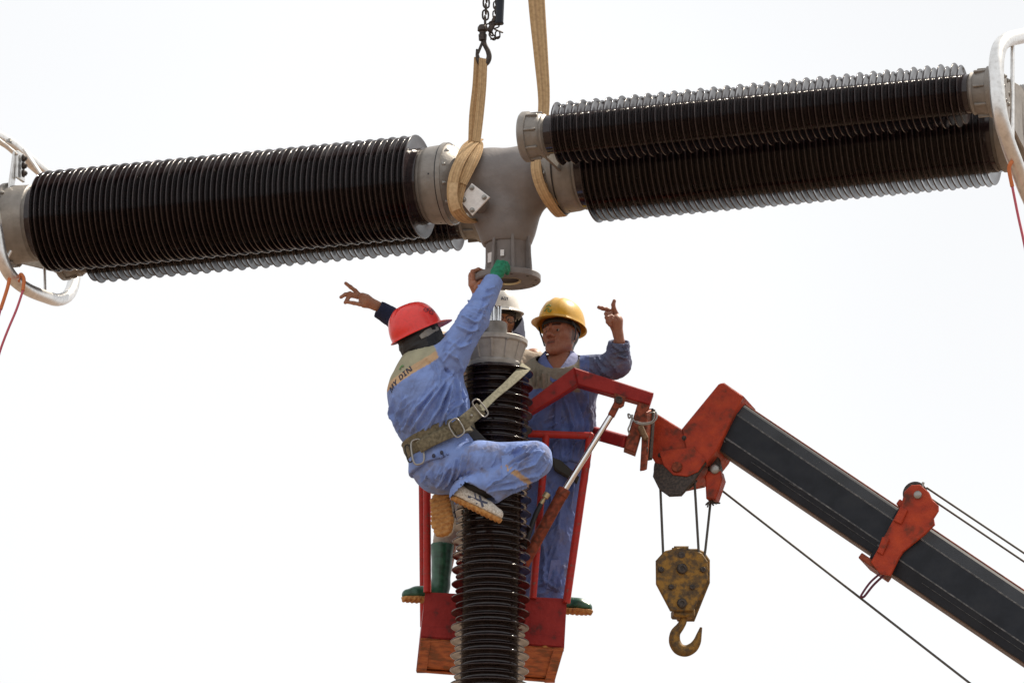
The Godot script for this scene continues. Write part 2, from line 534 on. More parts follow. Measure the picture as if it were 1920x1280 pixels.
func sd_at(p: Vector3) -> float:
	var q := (p - g_lo) / g_cell
	var x := clampi(int(q.x), 0, gx - 2)
	var y := clampi(int(q.y), 0, gy - 2)
	var z := clampi(int(q.z), 0, gz - 2)
	var f := q - Vector3(x, y, z)
	var i := (z * gy + y) * gx + x
	var s := gx * gy
	var a := lerpf(lerpf(G[i], G[i + 1], f.x), lerpf(G[i + gx], G[i + gx + 1], f.x), f.y)
	var b := lerpf(lerpf(G[i + s], G[i + s + 1], f.x), lerpf(G[i + s + gx], G[i + s + gx + 1], f.x), f.y)
	return lerpf(a, b, f.z)

# first surface point from p along d
func sd_hit(p: Vector3, d: Vector3, far := 0.6) -> Vector3:
	var t := 0.0
	d = d.normalized()
	while t < far:
		if sd_at(p + d * t) < 0.0: break
		t += 0.004
	return p + d * t

func sd_mesh(b: MB, disp = null, tint = null) -> void:
	var near := g_cell * 1.75
	var sx := gx * gy
	var cellv := PackedInt32Array()
	cellv.resize(G.size())
	cellv.fill(-1)
	var pts := PackedVector3Array()
	var off := [0, 1, gx, gx + 1, sx, sx + 1, sx + gx, sx + gx + 1]
	var corner := [Vector3(0, 0, 0), Vector3(1, 0, 0), Vector3(0, 1, 0), Vector3(1, 1, 0), Vector3(0, 0, 1), Vector3(1, 0, 1), Vector3(0, 1, 1), Vector3(1, 1, 1)]
	var edges := [[0, 1], [2, 3], [4, 5], [6, 7], [0, 2], [1, 3], [4, 6], [5, 7], [0, 4], [1, 5], [2, 6], [3, 7]]
	var live := PackedInt32Array()
	for z in gz - 1:
		for y in gy - 1:
			var i: int = (z * gy + y) * gx - 1
			for x in gx - 1:
				i += 1
				if absf(G[i]) > near: continue
				var neg := 0
				for k in 8:
					if G[i + off[k]] < 0.0: neg += 1
				if neg == 0 or neg == 8: continue
				var s := Vector3.ZERO
				var m := 0
				for e in edges:
					var u: float = G[i + off[e[0]]]
					var w: float = G[i + off[e[1]]]
					if (u < 0.0) != (w < 0.0):
						s += corner[e[0]].lerp(corner[e[1]], u / (u - w))
						m += 1
				cellv[i] = pts.size()
				pts.append(g_lo + (Vector3(x, y, z) + s / m) * g_cell)
				live.append(i)
	var tris := PackedInt32Array()
	for i in live:
		var a: bool = G[i] < 0.0
		for ax in 3:
			var st: int = 1 if ax == 0 else (gx if ax == 1 else sx)
			if a == (G[i + st] < 0.0): continue
			var u2: int = gx if ax == 0 else (sx if ax == 1 else 1)
			var w2: int = sx if ax == 0 else (1 if ax == 1 else gx)
			if i - u2 - w2 < 0: continue
			var q0 := cellv[i]
			var q1 := cellv[i - u2]
			var q2 := cellv[i - u2 - w2]
			var q3 := cellv[i - w2]
			if q0 < 0 or q1 < 0 or q2 < 0 or q3 < 0: continue
			# clockwise seen from outside
			if a: tris.append_array([q0, q2, q1, q0, q3, q2])
			else: tris.append_array([q0, q1, q2, q0, q2, q3])
	var nn := normals(pts, tris)
	if disp != null:
		for i in pts.size(): pts[i] += nn[i] * disp.call(pts[i], nn[i])
		nn = normals(pts, tris)
	var base := b.v.size()
	b.v.append_array(pts)
	b.n.append_array(nn)
	for i in pts.size(): b.c.append(tint.call(pts[i], nn[i]) if tint != null else b.col)
	for t in tris: b.idx.append(base + t)

func normals(pts: PackedVector3Array, tris: PackedInt32Array) -> PackedVector3Array:
	var nn := PackedVector3Array()
	nn.resize(pts.size())
	for i in range(0, tris.size(), 3):
		var f := (pts[tris[i + 2]] - pts[tris[i]]).cross(pts[tris[i + 1]] - pts[tris[i]])
		nn[tris[i]] += f; nn[tris[i + 1]] += f; nn[tris[i + 2]] += f
	for i in nn.size(): nn[i] = nn[i].normalized()
	return nn

# cloth folds: each [centre, reach, direction the folds run, wavelength, height]
var fold_noise := FastNoiseLite.new()
func folds(p: Vector3, list: Array, seed_: float) -> float:
	var d := fold_noise.get_noise_3d(p.x * 7 + seed_, p.y * 7, p.z * 7) * 0.006
	for f in list:
		var q: Vector3 = p - f[0]
		var w: float = 1.0 - q.length() / f[1]
		if w <= 0: continue
		w = minf(1.0, w * 1.8)
		w = w * w * (3.0 - 2.0 * w)
		var u: Vector3 = f[2]
		var s: float = 1.0 / f[3]
		var bend := fold_noise.get_noise_3d(p.x * 4 + seed_ * 3.1, p.y * 4, p.z * 4)
		q -= u * (q.dot(u) * 0.92)
		q *= s * 0.75
		q += Vector3(bend, bend * 0.6, -bend) * 0.55
		var n := fold_noise.get_noise_3d(q.x + seed_, q.y + seed_ * 1.7, q.z)
		var r := maxf(0.0, 1.0 - absf(n) * 2.3)
		d += f[4] * w * (r * r - 0.3)
	return d

# creases: ridges in the cloth along lines [[x, y] ..., width, height], laid on the last field from the camera's side
var crease_lines := []
func lay_creases(list: Array) -> void:
	crease_lines = []
	for e in list:
		var pts := []
		var line: Array = e[0]
		for i in line.size() - 1:
			var m := maxi(1, int(Vector2(line[i][0], line[i][1]).distance_to(Vector2(line[i + 1][0], line[i + 1][1])) / 12.0))
			for k in m: pts.append(Vector2(line[i][0], line[i][1]).lerp(Vector2(line[i + 1][0], line[i + 1][1]), float(k) / m))
		pts.append(Vector2(line[-1][0], line[-1][1]))
		var w := []
		for q in pts:
			var s := at(q.x, q.y, 1.0)
			w.append(sd_hit(s, s - cam_at, 2.6))
		var lo: Vector3 = w[0]
		var hi: Vector3 = w[0]
		for p in w:
			lo = lo.min(p); hi = hi.max(p)
		crease_lines.append([w, e[1], e[2], lo - Vector3.ONE * e[1] * 3.0, hi + Vector3.ONE * e[1] * 3.0])

func creases(p: Vector3) -> float:
	var d := 0.0
	for e in crease_lines:
		var lo: Vector3 = e[3]
		var hi: Vector3 = e[4]
		if p.x < lo.x or p.y < lo.y or p.z < lo.z or p.x > hi.x or p.y > hi.y or p.z > hi.z: continue
		var w: Array = e[0]
		var best := 1e9
		var where := 0.0
		for i in w.size() - 1:
			var a: Vector3 = w[i]
			var ab: Vector3 = w[i + 1] - a
			var t := clampf((p - a).dot(ab) / maxf(ab.length_squared(), 1e-9), 0.0, 1.0)
			var q := p.distance_squared_to(a + ab * t)
			if q < best:
				best = q
				where = (i + t) / (w.size() - 1)
		var u: float = best / (e[1] * e[1] * 0.42)
		if u > 8.0: continue
		d += e[2] * 2.3 * (1.0 - 0.7 * u) * exp(-u) * pow(sin(PI * (0.06 + 0.88 * where)), 0.6)
	return d

# many short creases that run along one bearing (degrees, 0 to the right, 90 up) within a patch of the cloth
func scatter_creases(cx: float, cy: float, hx: float, hy: float, bearing: float, count: int, length: float, width: float, height: float) -> Array:
	var out := []
	for i in count:
		var x := cx + rng.randf_range(-hx, hx)
		var y := cy + rng.randf_range(-hy, hy)
		var a := deg_to_rad(bearing) + rng.randfn(0.0, 0.22)
		var l := length * rng.randf_range(0.5, 1.2) / 2
		var bow := rng.randf_range(-0.18, 0.18) * l
		var d := Vector2(cos(a), -sin(a))
		var m := Vector2(-d.y, d.x) * bow
		out.append([[[x - d.x * l, y - d.y * l], [x + m.x, y + m.y], [x + d.x * l, y + d.y * l]], width * rng.randf_range(0.7, 1.2), height * rng.randf_range(0.5, 1.2)])
	return out

func _ready() -> void:
	rng.seed = 7
	fold_noise.frequency = 1.0
	fold_noise.seed = 4
	fold_noise.fractal_octaves = 2
	# camera, sky, sun, exposure
	var cam := Camera3D.new()
	cam.name = "camera"
	add_child(cam)
	cam.position = cam_at
	cam.rotation_degrees = Vector3(PITCH, 0, 0)
	cam.fov = FOV
	cam.near = 0.5
	cam.far = 4000
	cam.current = true
	var env := Environment.new()
	env.background_mode = Environment.BG_SKY
	var sky := Sky.new()
	var sm := ProceduralSkyMaterial.new()
	sm.sky_top_color = Color(0.86, 0.868, 0.88)
	sm.sky_horizon_color = Color(0.864, 0.866, 0.868)
	sm.sky_curve = 0.2
	sm.ground_bottom_color = Color(0.42, 0.36, 0.3)
	sm.ground_horizon_color = Color(0.8, 0.78, 0.75)
	sm.sun_angle_max = 40.0
	var cover := FastNoiseLite.new()
	cover.seed = 11
	cover.frequency = 0.006
	cover.fractal_octaves = 4
	var ct := NoiseTexture2D.new()
	ct.width = 1024; ct.height = 512
	ct.seamless = true
	ct.noise = cover
	var cg := Gradient.new()
	cg.offsets = PackedFloat32Array([0.25, 0.7])
	cg.colors = PackedColorArray([Color(0.1, 0.1, 0.1), Color(0.8, 0.8, 0.8)])
	ct.color_ramp = cg
	sm.sky_cover = ct
	sm.sky_cover_modulate = Color(1, 1, 1, 0.2)
	sky.sky_material = sm
	env.sky = sky
	env.tonemap_mode = Environment.TONE_MAPPER_LINEAR
	env.tonemap_exposure = 1.2
	env.sdfgi_enabled = true
	env.ssao_enabled = true
	env.ssil_enabled = true
	var we := WorldEnvironment.new()
	we.name = "environment"
	we.environment = env
	add_child(we)
	var sun := DirectionalLight3D.new()
	sun.name = "sun"
	sun.light_energy = 1.6
	sun.light_color = Color(1.0, 0.95, 0.88)
	sun.light_angular_distance = 0.5
	sun.shadow_enabled = true
	add_child(sun)
	var sun_from := Vector3(0.55, 1.0, -0.45)
	sun.look_at_from_position(sun_from * 10, Vector3.ZERO, Vector3.UP)
	make_materials()
	# the setting: open ground far below the frame
	var gb := MB.new()
	gb.flat([Vector3(-600, 0, -900), Vector3(600, 0, -900), Vector3(600, 0, 300), Vector3(-600, 0, 300)], Vector3.UP)
	var ground := put(gb, "ground", M.soil, self)
	ground.set_meta("kind", "structure")
	var t0 := Time.get_ticks_msec()
	build_breaker()
	build_column()
	build_crane()
	build_people()
	print("built in ", Time.get_ticks_msec() - t0, " ms")

# ------------------------------------------------------------------ the breaker head on its slings
const YAW := 18.0
var beam_mid := Vector3.ZERO
var beam_dir := Vector3(cos(deg_to_rad(YAW)), 0, sin(deg_to_rad(YAW)))
var beam_side := Vector3(-sin(deg_to_rad(YAW)), 0, cos(deg_to_rad(YAW)))
func ax(t: float, o := 0.0, h := 0.0) -> Vector3: return beam_mid + beam_dir * t + beam_side * o + Vector3.UP * h

# one porcelain shed about the y axis: rim radius big, hollow towards -y, thickness at the core th
func shed_mesh(core: float, rim: float, th: float, droop: float, seg := 72) -> ArrayMesh:
	var b := MB.new()
	var e := 0.0032
	b.lathe(Vector3.ZERO, Vector3.UP, [Vector2(-th * 0.42, core), Vector2(-th * 0.2 - droop * 0.25, lerpf(core, rim, 0.2)), Vector2(-droop * 0.75 - e * 0.6, lerpf(core, rim, 0.75)), Vector2(-droop - e, rim - e * 1.3), Vector2(-droop - e * 0.95, rim - e * 0.55), Vector2(-droop - e * 0.3, rim), Vector2(-droop + e * 0.5, rim - e * 0.1), Vector2(-droop + e, rim - e * 0.8), Vector2(-droop * 0.7 + e * 1.4, lerpf(core, rim, 0.75)), Vector2(th * 0.25 - droop * 0.15, lerpf(core, rim, 0.2)), Vector2(th * 0.55, core)], seg, 0.3)
	return b.mesh(Vector3.ZERO)

func turned(axis: Vector3, where: Vector3, k := 1.0) -> Transform3D:
	var y := axis.normalized()
	var x := y.cross(Vector3(0.3, 0.2, 0.9)).normalized()
	return Transform3D(Basis(x * k, y, x.cross(y) * k), where)

# an insulator from p0 to p1 with n pairs of a wide and a narrow shed
func insulator(parent: Node3D, called: String, p0: Vector3, p1: Vector3, n: int, core: float, rim: float, dip: float, droop: float, facing: float, label := "", lead := 0.03) -> MeshInstance3D:
	var d := (p1 - p0).normalized()
	var len := p0.distance_to(p1)
	var b := MB.new()
	b.lathe(p0, d, [Vector2(-lead, 0), Vector2(-lead, core * 0.97), Vector2(len + 0.03, core * 0.97), Vector2(len + 0.03, 0)], 48)
	var body := put(b, called, M.porcelain, parent, label)
	var step := len / n
	var wide := shed_mesh(core * 0.96, rim, step * 0.36, droop, 72)
	var slim := shed_mesh(core * 0.96, rim - dip, step * 0.3, droop * 0.8, 72)
	for i in n:
		place(wide, "shed", M["porcelain_%d" % rng.randi_range(0, 2)], body, turned(d * facing, p0 + d * (step * (i + 0.25))))
		place(slim, "shed", M["porcelain_%d" % rng.randi_range(0, 2)], body, turned(d * facing, p0 + d * (step * (i + 0.75))))
	return body

func build_breaker() -> void:
	beam_mid = at(945, 335, 0)
	var foot := at(952, 530, 0)
	var t := thing("circuit_breaker_head", "grey T-shaped breaker head with long dark ribbed insulators, hung from tan slings", "circuit breaker", foot)
	# housing: a cast T that narrows to the stem
	var bones := [[ax(-0.22), ax(0.24), 0.152, 0.152, 0.02], [ax(-0.06), at(950, 425, 0), 0.15, 0.128, 0.05], [ax(0.12), at(958, 420, 0), 0.14, 0.125, 0.06], [ax(-0.1), at(944, 430, 0), 0.14, 0.12, 0.05], [at(951, 405, 0), at(951, 447, 0), 0.14, 0.122, 0.03]]
	sd_fit(bones, 0.009)
	sd_bones(bones)
	sd_clip(at(951, 460, 0), Vector3.DOWN, at(951, 500, 0), 0.3)
	var b := MB.new()
	sd_mesh(b)
	var housing := put(b, "housing", M.grey, t, "grey cast T-shaped housing")
	# stem, ribs and foot flange
	b = MB.new()
	var s0 := at(953, 449, 0)
	var s1 := at(953, 518, 0)
	var down := s1 - s0
	b.lathe(s0, down, [Vector2(0, 0), Vector2(0, 0.122), Vector2(0.03, 0.116), Vector2(down.length(), 0.116), Vector2(down.length(), 0)], 48)
	var stem := put(b, "stem", M.grey, t)
	for g in [35.0, 80.0, 125.0, 215.0, 305.0]:
		var dr := Vector3(cos(deg_to_rad(g)), 0, sin(deg_to_rad(g)))
		b = MB.new()
		b.prism(PackedVector2Array([Vector2(0.1, 0.02), Vector2(0.128, 0.02), Vector2(0.148, -0.21), Vector2(0.1, -0.21)]), s0 - dr.cross(Vector3.UP) * 0.008, dr, Vector3.UP, 0.016, 0.003)
		put(b, "rib", M.grey, stem)
	b = MB.new()
	var f0 := at(952, 516, 0)
	b.lathe(f0, Vector3.DOWN, [Vector2(0, 0.1), Vector2(0, 0.164), Vector2(0.004, 0.168), Vector2(0.03, 0.168), Vector2(0.034, 0.164), Vector2(0.034, 0.135), Vector2(0.031, 0.133), Vector2(0.031, 0.07), Vector2(0.002, 0.064), Vector2(-0.08, 0.062), Vector2(-0.08, 0.0)], 72, 0.8)
	var flange := put(b, "foot_flange", M.grey, t, "round foot flange with a hole in its underside")
	b = MB.new()
	b.lathe(f0 + Vector3.DOWN * 0.026, Vector3.DOWN, [Vector2(0, 0.058), Vector2(0.002, 0.06), Vector2(0.007, 0.0685), Vector2(0.0, 0.0695)], 48)
	put(b, "seal_ring", M.brass, flange)
	for k in 10:
		var g := TAU * (k + 0.3) / 10
		b = MB.new()
		b.lathe(f0 + Vector3(cos(g), 0, sin(g)) * 0.146 + Vector3.DOWN * 0.0335, Vector3.DOWN, [Vector2(0, 0.0075), Vector2(0.0012, 0.0075), Vector2(0.0012, 0.0)], 12)
		put(b, "bolt_hole", M.black, flange)
	for q in [[912, 491, 0.0, 11.0, 19.0], [941, 486, 0.14, 7.0, 12.0]]:
		var c := at(q[0], q[1], 0)
		var side := (Vector3(c.x - s0.x, 0, 0.1 if q[2] == 0.0 else 0.13)).normalized()
		var o := Vector3(s0.x, c.y, s0.z) + side * 0.126
		b = MB.new()
		b.box(o, Basis(Vector3.UP.cross(side), Vector3.UP, side), Vector3(q[3] / 740.0, q[4] / 740.0, 0.0012), 0.0004)
		put(b, "sticker", M.sticker, stem)
	# diamond nameplate with four bolts
	var pn := (beam_side * 0.98 + Vector3.UP * -0.02).normalized()
	var pc := at(890, 373, 0.185)
	var px := beam_dir
	var py := pn.cross(px).normalized()
	b = MB.new()
	b.prism(PackedVector2Array([Vector2(-0.078, 0.0), Vector2(-0.01, -0.088), Vector2(0.084, 0.0), Vector2(-0.012, 0.082)]), pc, px, py, 0.012, 0.002)
	var plate := put(b, "cover_plate", M.plate, t, "white diamond cover plate with four bolts")
	for e in [Vector2(-0.054, -0.001), Vector2(-0.01, -0.061), Vector2(0.055, 0.0), Vector2(-0.011, 0.056)]:
		hex_bolt(plate, pc + px * e.x + py * e.y + pn * 0.012, pn, 0.0105)
	b = MB.new()
	b.lathe(pc - pn * 0.1, pn, [Vector2(0, 0.05), Vector2(0.1, 0.05), Vector2(0.1, 0)], 24)
	put(b, "boss", M.grey, housing)
	# interrupters: flange, insulator, end cap on either side
	for side in [-1.0, 1.0]:
		var near: float = 0.279 if side < 0 else 0.29
		var far: float = 2.545
		b = MB.new()
		b.lathe(ax(side * near), beam_dir * side, [Vector2(-0.06, 0.15), Vector2(-0.03, 0.19), Vector2(0, 0.205), Vector2(0, 0.212), Vector2(0.022, 0.214), Vector2(0.026, 0.205), Vector2(0.1, 0.2), Vector2(0.12, 0.195), Vector2(0.125, 0.188), Vector2(0.145, 0.186), Vector2(0.16, 0.17), Vector2(0.16, 0)], 64, 0.75)
		var fl := put(b, "interrupter_flange", M.cast, t)
		b = MB.new()
		b.lathe(ax(side * (near + 0.0225)), beam_dir * side, [Vector2(0, 0.19), Vector2(0, 0.2105), Vector2(0.006, 0.2105), Vector2(0.006, 0.19)], 64)
		put(b, "gasket", M.black, fl)
		for k in 12:
			var g := TAU * (k + 0.5) / 12
			var rd := beam_side * cos(g) + Vector3.UP * sin(g)
			hex_bolt(fl, ax(side * near) + rd * 0.19 - beam_dir * side * 0.012, -beam_dir * side, 0.011)
			b = MB.new()
			b.lathe(ax(side * (near + 0.06)) + rd.rotated(beam_dir, 0.26) * 0.2025, rd.rotated(beam_dir, 0.26), [Vector2(-0.004, 0), Vector2(-0.004, 0.005), Vector2(0.0012, 0.005), Vector2(0.0012, 0)], 8)
			if k % 3 == 0: put(b, "set_screw", M.black, fl)
		insulator(t, "interrupter_insulator", ax(side * (near + 0.17)), ax(side * far), 34, 0.205, 0.268, 0.007, 0.01, side * -1.0 if side > 0 else 1.0, "dark brown main insulator in front of a thinner one" if side < 0 else "dark brown main insulator behind a thinner one")
		b = MB.new()
		b.lathe(ax(side * (far + 0.01)), beam_dir * side, [Vector2(0, 0), Vector2(0, 0.19), Vector2(0.03, 0.192), Vector2(0.04, 0.202), Vector2(0.16, 0.208), Vector2(0.165, 0.224), Vector2(0.19, 0.224), Vector2(0.196, 0.216), Vector2(0.2, 0)], 64, 0.75)
		var cap := put(b, "end_cap", M.cast, t)
		for k in 12:
			var g2 := TAU * (k + 0.25) / 12
			var rd2 := beam_side * cos(g2) + Vector3.UP * sin(g2)
			hex_bolt(cap, ax(side * (far + 0.17)) + rd2 * 0.213, -beam_dir * side, 0.009)
		# grading capacitor beside it: in front on one arm, behind on the other
		var o: float = 0.65 * side
		insulator(t, "capacitor_insulator", ax(side * 0.475, o), ax(side * 2.56, o), 31, 0.1, 0.158, 0.013, 0.012, side * -1.0 if side > 0 else 1.0, "thinner dark insulator in front of the main one" if side > 0 else "thinner dark insulator mostly hidden behind the main one")
		for e in [[0.445, -1.0], [2.59, 1.0]]:
			b = MB.new()
			b.lathe(ax(side * e[0], o), beam_dir * side * e[1], [Vector2(-0.03, 0), Vector2(-0.03, 0.094), Vector2(0.0, 0.094), Vector2(0.012, 0.105), Vector2(0.024, 0.1), Vector2(0.032, 0.108), Vector2(0.09, 0.116), Vector2(0.094, 0.126), Vector2(0.122, 0.127), Vector2(0.132, 0.118), Vector2(0.134, 0)], 56, 0.75)
			var cf := put(b, "capacitor_flange", M.cast, t)
			for k in 8:
				var g3 := TAU * k / 8
				var rd3 := beam_side * cos(g3) + Vector3.UP * sin(g3)
				var tang: Vector3 = beam_dir.cross(rd3)
				b = MB.new()
				b.box(ax(side * (e[0] + e[1] * 0.064), o) + rd3 * 0.112, Basis(rd3, tang, beam_dir), Vector3(0.012, 0.006, 0.03), 0.003)
				put(b, "rib", M.cast, cf)
		# bracket at the inner end and end plate at the outer end that tie capacitor and interrupter together
		b = MB.new()
		b.beam(ax(side * 0.36, side * 0.19), ax(side * 0.36, o), 0.016, 0.1, Vector3.UP, 0.003)
		put(b, "bracket", M.cast, t)
		b = MB.new()
		var out: float = side * 2.748
		b.prism(PackedVector2Array([Vector2(-0.16, 0.1), Vector2(0.02, 0.19), Vector2(0.72, 0.07), Vector2(0.72, -0.07), Vector2(0.02, -0.19), Vector2(-0.16, -0.1)]), ax(out), beam_side * side, Vector3.UP, 0.014, 0.003)
		var ep := put(b, "end_plate", M.cast, t)
		for k in 6:
			var g4 := TAU * k / 6
			hex_bolt(ep, ax(out, o) + (beam_side * cos(g4) + Vector3.UP * sin(g4)) * 0.07 + beam_dir * side * 0.015, beam_dir * side, 0.01)
		# terminal pad standing up from the end plate, its row of bolts
		if side < 0: continue
		b = MB.new()
		var pad := ax(side * 2.80, -0.1 * side if side > 0 else 0.02, 0.3)
		b.box(pad, Basis(beam_side, Vector3.UP, beam_dir), Vector3(0.06, 0.13, 0.01), 0.003)
		var tp := put(b, "terminal_pad", M.alu, t)
		for k in 3:
			for j in [-0.028, 0.028]:
				hex_bolt(tp, pad + beam_side * j + Vector3.UP * (0.07 - 0.07 * k) + beam_dir * 0.01, beam_dir, 0.011)
		b = MB.new()
		b.beam(pad + Vector3.DOWN * 0.12, ax(side * 2.76, 0, 0.12), 0.1, 0.012, beam_dir, 0.003)
		put(b, "bracket", M.alu, t)
	# bars on top of the terminal at the outer end of the arm away from the camera
	b = MB.new()
	b.beam(at(-30, 240, -0.75), at(33, 290, -0.8), 0.014, 0.09, beam_side, 0.003)
	var bar := put(b, "terminal_bar", M.alu, t)
	hex_bolt(bar, at(15, 268, -0.76), Vector3(0.3, 0.9, 0.2).normalized(), 0.016)
	b = MB.new()
	b.beam(at(29, 285, -0.78), at(10, 420, -0.72), 0.012, 0.06, beam_side, 0.003)
	put(b, "terminal_bar", M.alu, t)
	b = MB.new()
	b.beam(at(45, 280, -0.98), at(82, 335, -0.98), 0.012, 0.06, beam_side, 0.003)
	put(b, "terminal_bar", M.alu, t)
	b = MB.new()
	b.box(at(37, 312, -0.81), Basis(beam_side, Vector3.UP, beam_dir), Vector3(0.05, 0.075, 0.008), 0.003)
	put(b, "terminal_pad", M.alu, t)
	for yy in [297.0, 311.0, 325.0]:
		hex_bolt(bar, at(42, yy, -0.8), beam_dir, 0.016, "bolt", M.dark_steel)
	# grading rings: bent tubes round both ends of each arm
	b = MB.new()
	b.tube(spline([at(2000, 82, 0.6), at(1955, 62, 0.95), at(1915, 68, 1.25), at(1882, 79, 1.52), at(1870, 110, 1.62), at(1870, 165, 1.67), at(1876, 215, 1.67), at(1889, 262, 1.62), at(1907, 310, 1.54), at(1928, 365, 1.42), at(1960, 425, 1.2), at(2010, 465, 0.85), at(2065, 440, 0.5), at(2085, 360, 0.38), at(2080, 200, 0.4), at(2045, 115, 0.48)], 7, true), 0.037, 20, true)
	var ring := put(b, "grading_ring", M.alu, t, "bent aluminium tube round the end nearer the camera")
	b = MB.new()
	b.tube([at(1899, 75, 1.36), at(1899, 290, 1.57)], 0.011, 10)
	put(b, "stay_rod", M.alu, ring)
	b = MB.new()
	b.tube(spline([at(-110, 300, -0.4), at(-60, 320, -0.45), at(-22, 365, -0.5), at(-8, 430, -0.52), at(3, 485, -0.54), at(22, 520, -0.6), at(50, 542, -0.76), at(84, 556, -1.05), at(108, 562, -1.32), at(128, 552, -1.55), at(138, 525, -1.68), at(140, 480, -1.73), at(128, 395, -1.72), at(100, 342, -1.62), at(72, 316, -1.47), at(44, 293, -1.27), at(5, 262, -0.98), at(-50, 245, -0.65)], 7, true), 0.034, 20, true)
	ring = put(b, "grading_ring", M.alu, t, "bent aluminium tube round the end farther from the camera")
	for q in [[82, 480, 84, 556, -1.05], [20, 470, 8, 492, -0.56]]:
		b = MB.new()
		b.tube([at(q[0], q[1], q[4]), at(q[2], q[3], q[4])], 0.008, 8)
		put(b, "stay_rod", M.alu, ring)

	# the slings
	var tan_cols := [Color(0.56, 0.37, 0.19), Color(0.4, 0.26, 0.13), Color(0.62, 0.42, 0.22), Color(0.48, 0.32, 0.16)]
	var sl := thing("lifting_sling", "narrow tan webbing sling choked round the housing beside the white diamond plate", "sling", at(868, 410, 0.1), "tan lifting slings")
	var fw := [Vector3(0.25, -0.1, 1).normalized()]
	for q in [[[at(897, 108, -0.01), at(894, 160, 0.0), at(888, 215, 0.02), at(886, 268, 0.05)], 0.046], [[at(906, 110, 0.01), at(904, 160, 0.03), at(899, 215, 0.05), at(893, 266, 0.08)], 0.044]]:
		b = MB.new()
		b.strap(spline(q[0], 6), fw, q[1], 0.012, tan_cols)
		put(b, "sling_leg", M.webbing, sl)
	for q in [[[[897, 262, .02], [884, 272, .09], [866, 296, .16], [853, 325, .2], [848, 358, .215], [853, 392, .2], [868, 410, .14], [882, 416, .06], [896, 415, -.04], [905, 405, -.12]], 0.058], [[[892, 266, .04], [893, 278, .10], [884, 300, .16], [872, 328, .19], [863, 355, .19], [858, 385, .195], [868, 406, .15], [880, 412, .07], [896, 410, -.04]], 0.05], [[[884, 262, .0], [872, 274, .04], [860, 300, .12], [852, 330, .17], [852, 360, .19]], 0.04], [[[893, 263, .07], [899, 272, .08], [895, 292, .14], [880, 322, .185], [868, 345, .2]], 0.04]]:
		var pts := []
		for p in q[0]: pts.append(at(p[0], p[1], p[2]))
		pts = spline(pts, 6)
		var nr := []
		for p in pts:
			var c := ax((p - beam_mid).dot(beam_dir))
			nr.append((p - c).normalized())
		b = MB.new()
		b.strap(pts, nr, q[1], 0.011, tan_cols)
		put(b, "choker_band", M.webbing, sl)
	b = MB.new()
	b.strap(spline([at(851, 343, 0.228), at(849, 362, 0.236), at(851, 380, 0.234), at(856, 393, 0.222)], 4), [Vector3(-0.25, -0.05, 1).normalized()], 0.045, 0.008, [Color(0.62, 0.44, 0.25)])
	put(b, "sewn_flap", M.webbing, sl, "pale sewn end flap")

	sl = thing("lifting_sling", "wide tan webbing sling passing behind the upper thin insulator", "sling", at(1040, 398, 0.1), "tan lifting slings")
	b = MB.new()
	b.strap(spline([at(985, -420, -0.02), at(996, -180, 0.0), at(1006, 0, 0.03), at(1014, 100, 0.06), at(1020, 190, 0.09), at(1014, 255, 0.13)], 8), fw, spline_num([0.098, 0.094, 0.088, 0.075, 0.06, 0.055], 8), 0.014, tan_cols)
	put(b, "sling_leg", M.webbing, sl)
	for q in [[[[1022, 262, .1], [1010, 282, .19], [1005, 310, .25], [1010, 338, .27], [1021, 364, .26], [1036, 388, .2], [1048, 402, .1], [1054, 404, -.02], [1056, 390, -.1]], 0.056], [[[1026, 268, .08], [1016, 300, .2], [1018, 330, .24], [1027, 358, .235], [1040, 384, .17], [1050, 398, .05]], 0.045]]:
		var pts2 := []
		for p in q[0]: pts2.append(at(p[0], p[1], p[2]))
		pts2 = spline(pts2, 6)
		var nr2 := []
		for p in pts2: nr2.append((p - ax((p - beam_mid).dot(beam_dir))).normalized())
		b = MB.new()
		b.strap(pts2, nr2, q[1], 0.011, tan_cols)
		put(b, "choker_band", M.webbing, sl)

	# chain and hook that carry the narrow sling
	var h := thing("chain_hook", "dark steel chain with a latched hook holding the narrow sling", "chain hook", at(903, 108, 0))
	var z := 0.0
	var link_at := func(c: Vector3, dir: Vector3, turn: float, size: float) -> void:
		var lb := MB.new()
		var side := dir.cross(Vector3(0, 0, 1)).normalized().rotated(dir, turn)
		var pts3 := []
		for k in 14:
			var g := TAU * k / 14
			pts3.append(c + side * (cos(g) * size * 0.36) + dir * (sin(g) * size * 0.42 + signf(sin(g)) * size * 0.2 * (1.0 if absf(sin(g)) > 0.1 else 0.0)))
		lb.tube(pts3, size * 0.11, 8, true)
		put(lb, "chain_link", M.dark_steel, h)
	var y := -420.0
	var k2 := 0
	while y < 48:
		link_at.call(at(912 - (y / 48.0) * 3.0 if y > 0 else 912 - y * 0.04, y, z), Vector3.UP, 0.25 if k2 % 2 == 0 else 1.45, 0.044)
		y += 11.2; k2 += 1
	y = -420.0
	while y < 30:
		link_at.call(at(930 - maxf(y, 0) * 0.06 - minf(y, 0) * 0.04, y, 0.02), Vector3.UP, 0.3 if k2 % 2 == 0 else 1.4, 0.034)
		y += 8.6; k2 += 1
	for q in [[917, 52, 0.4], [920, 60, 1.2], [923, 68, 0.5], [928, 71, 1.3], [933, 65, 0.4], [935, 58, 1.2], [928, 50, 0.6], [925, 42, 1.3]]:
		link_at.call(at(q[0], q[1], 0.03), Vector3(sin(q[0]), cos(q[0]), 0.1).normalized(), q[2], 0.036)
	b = MB.new()
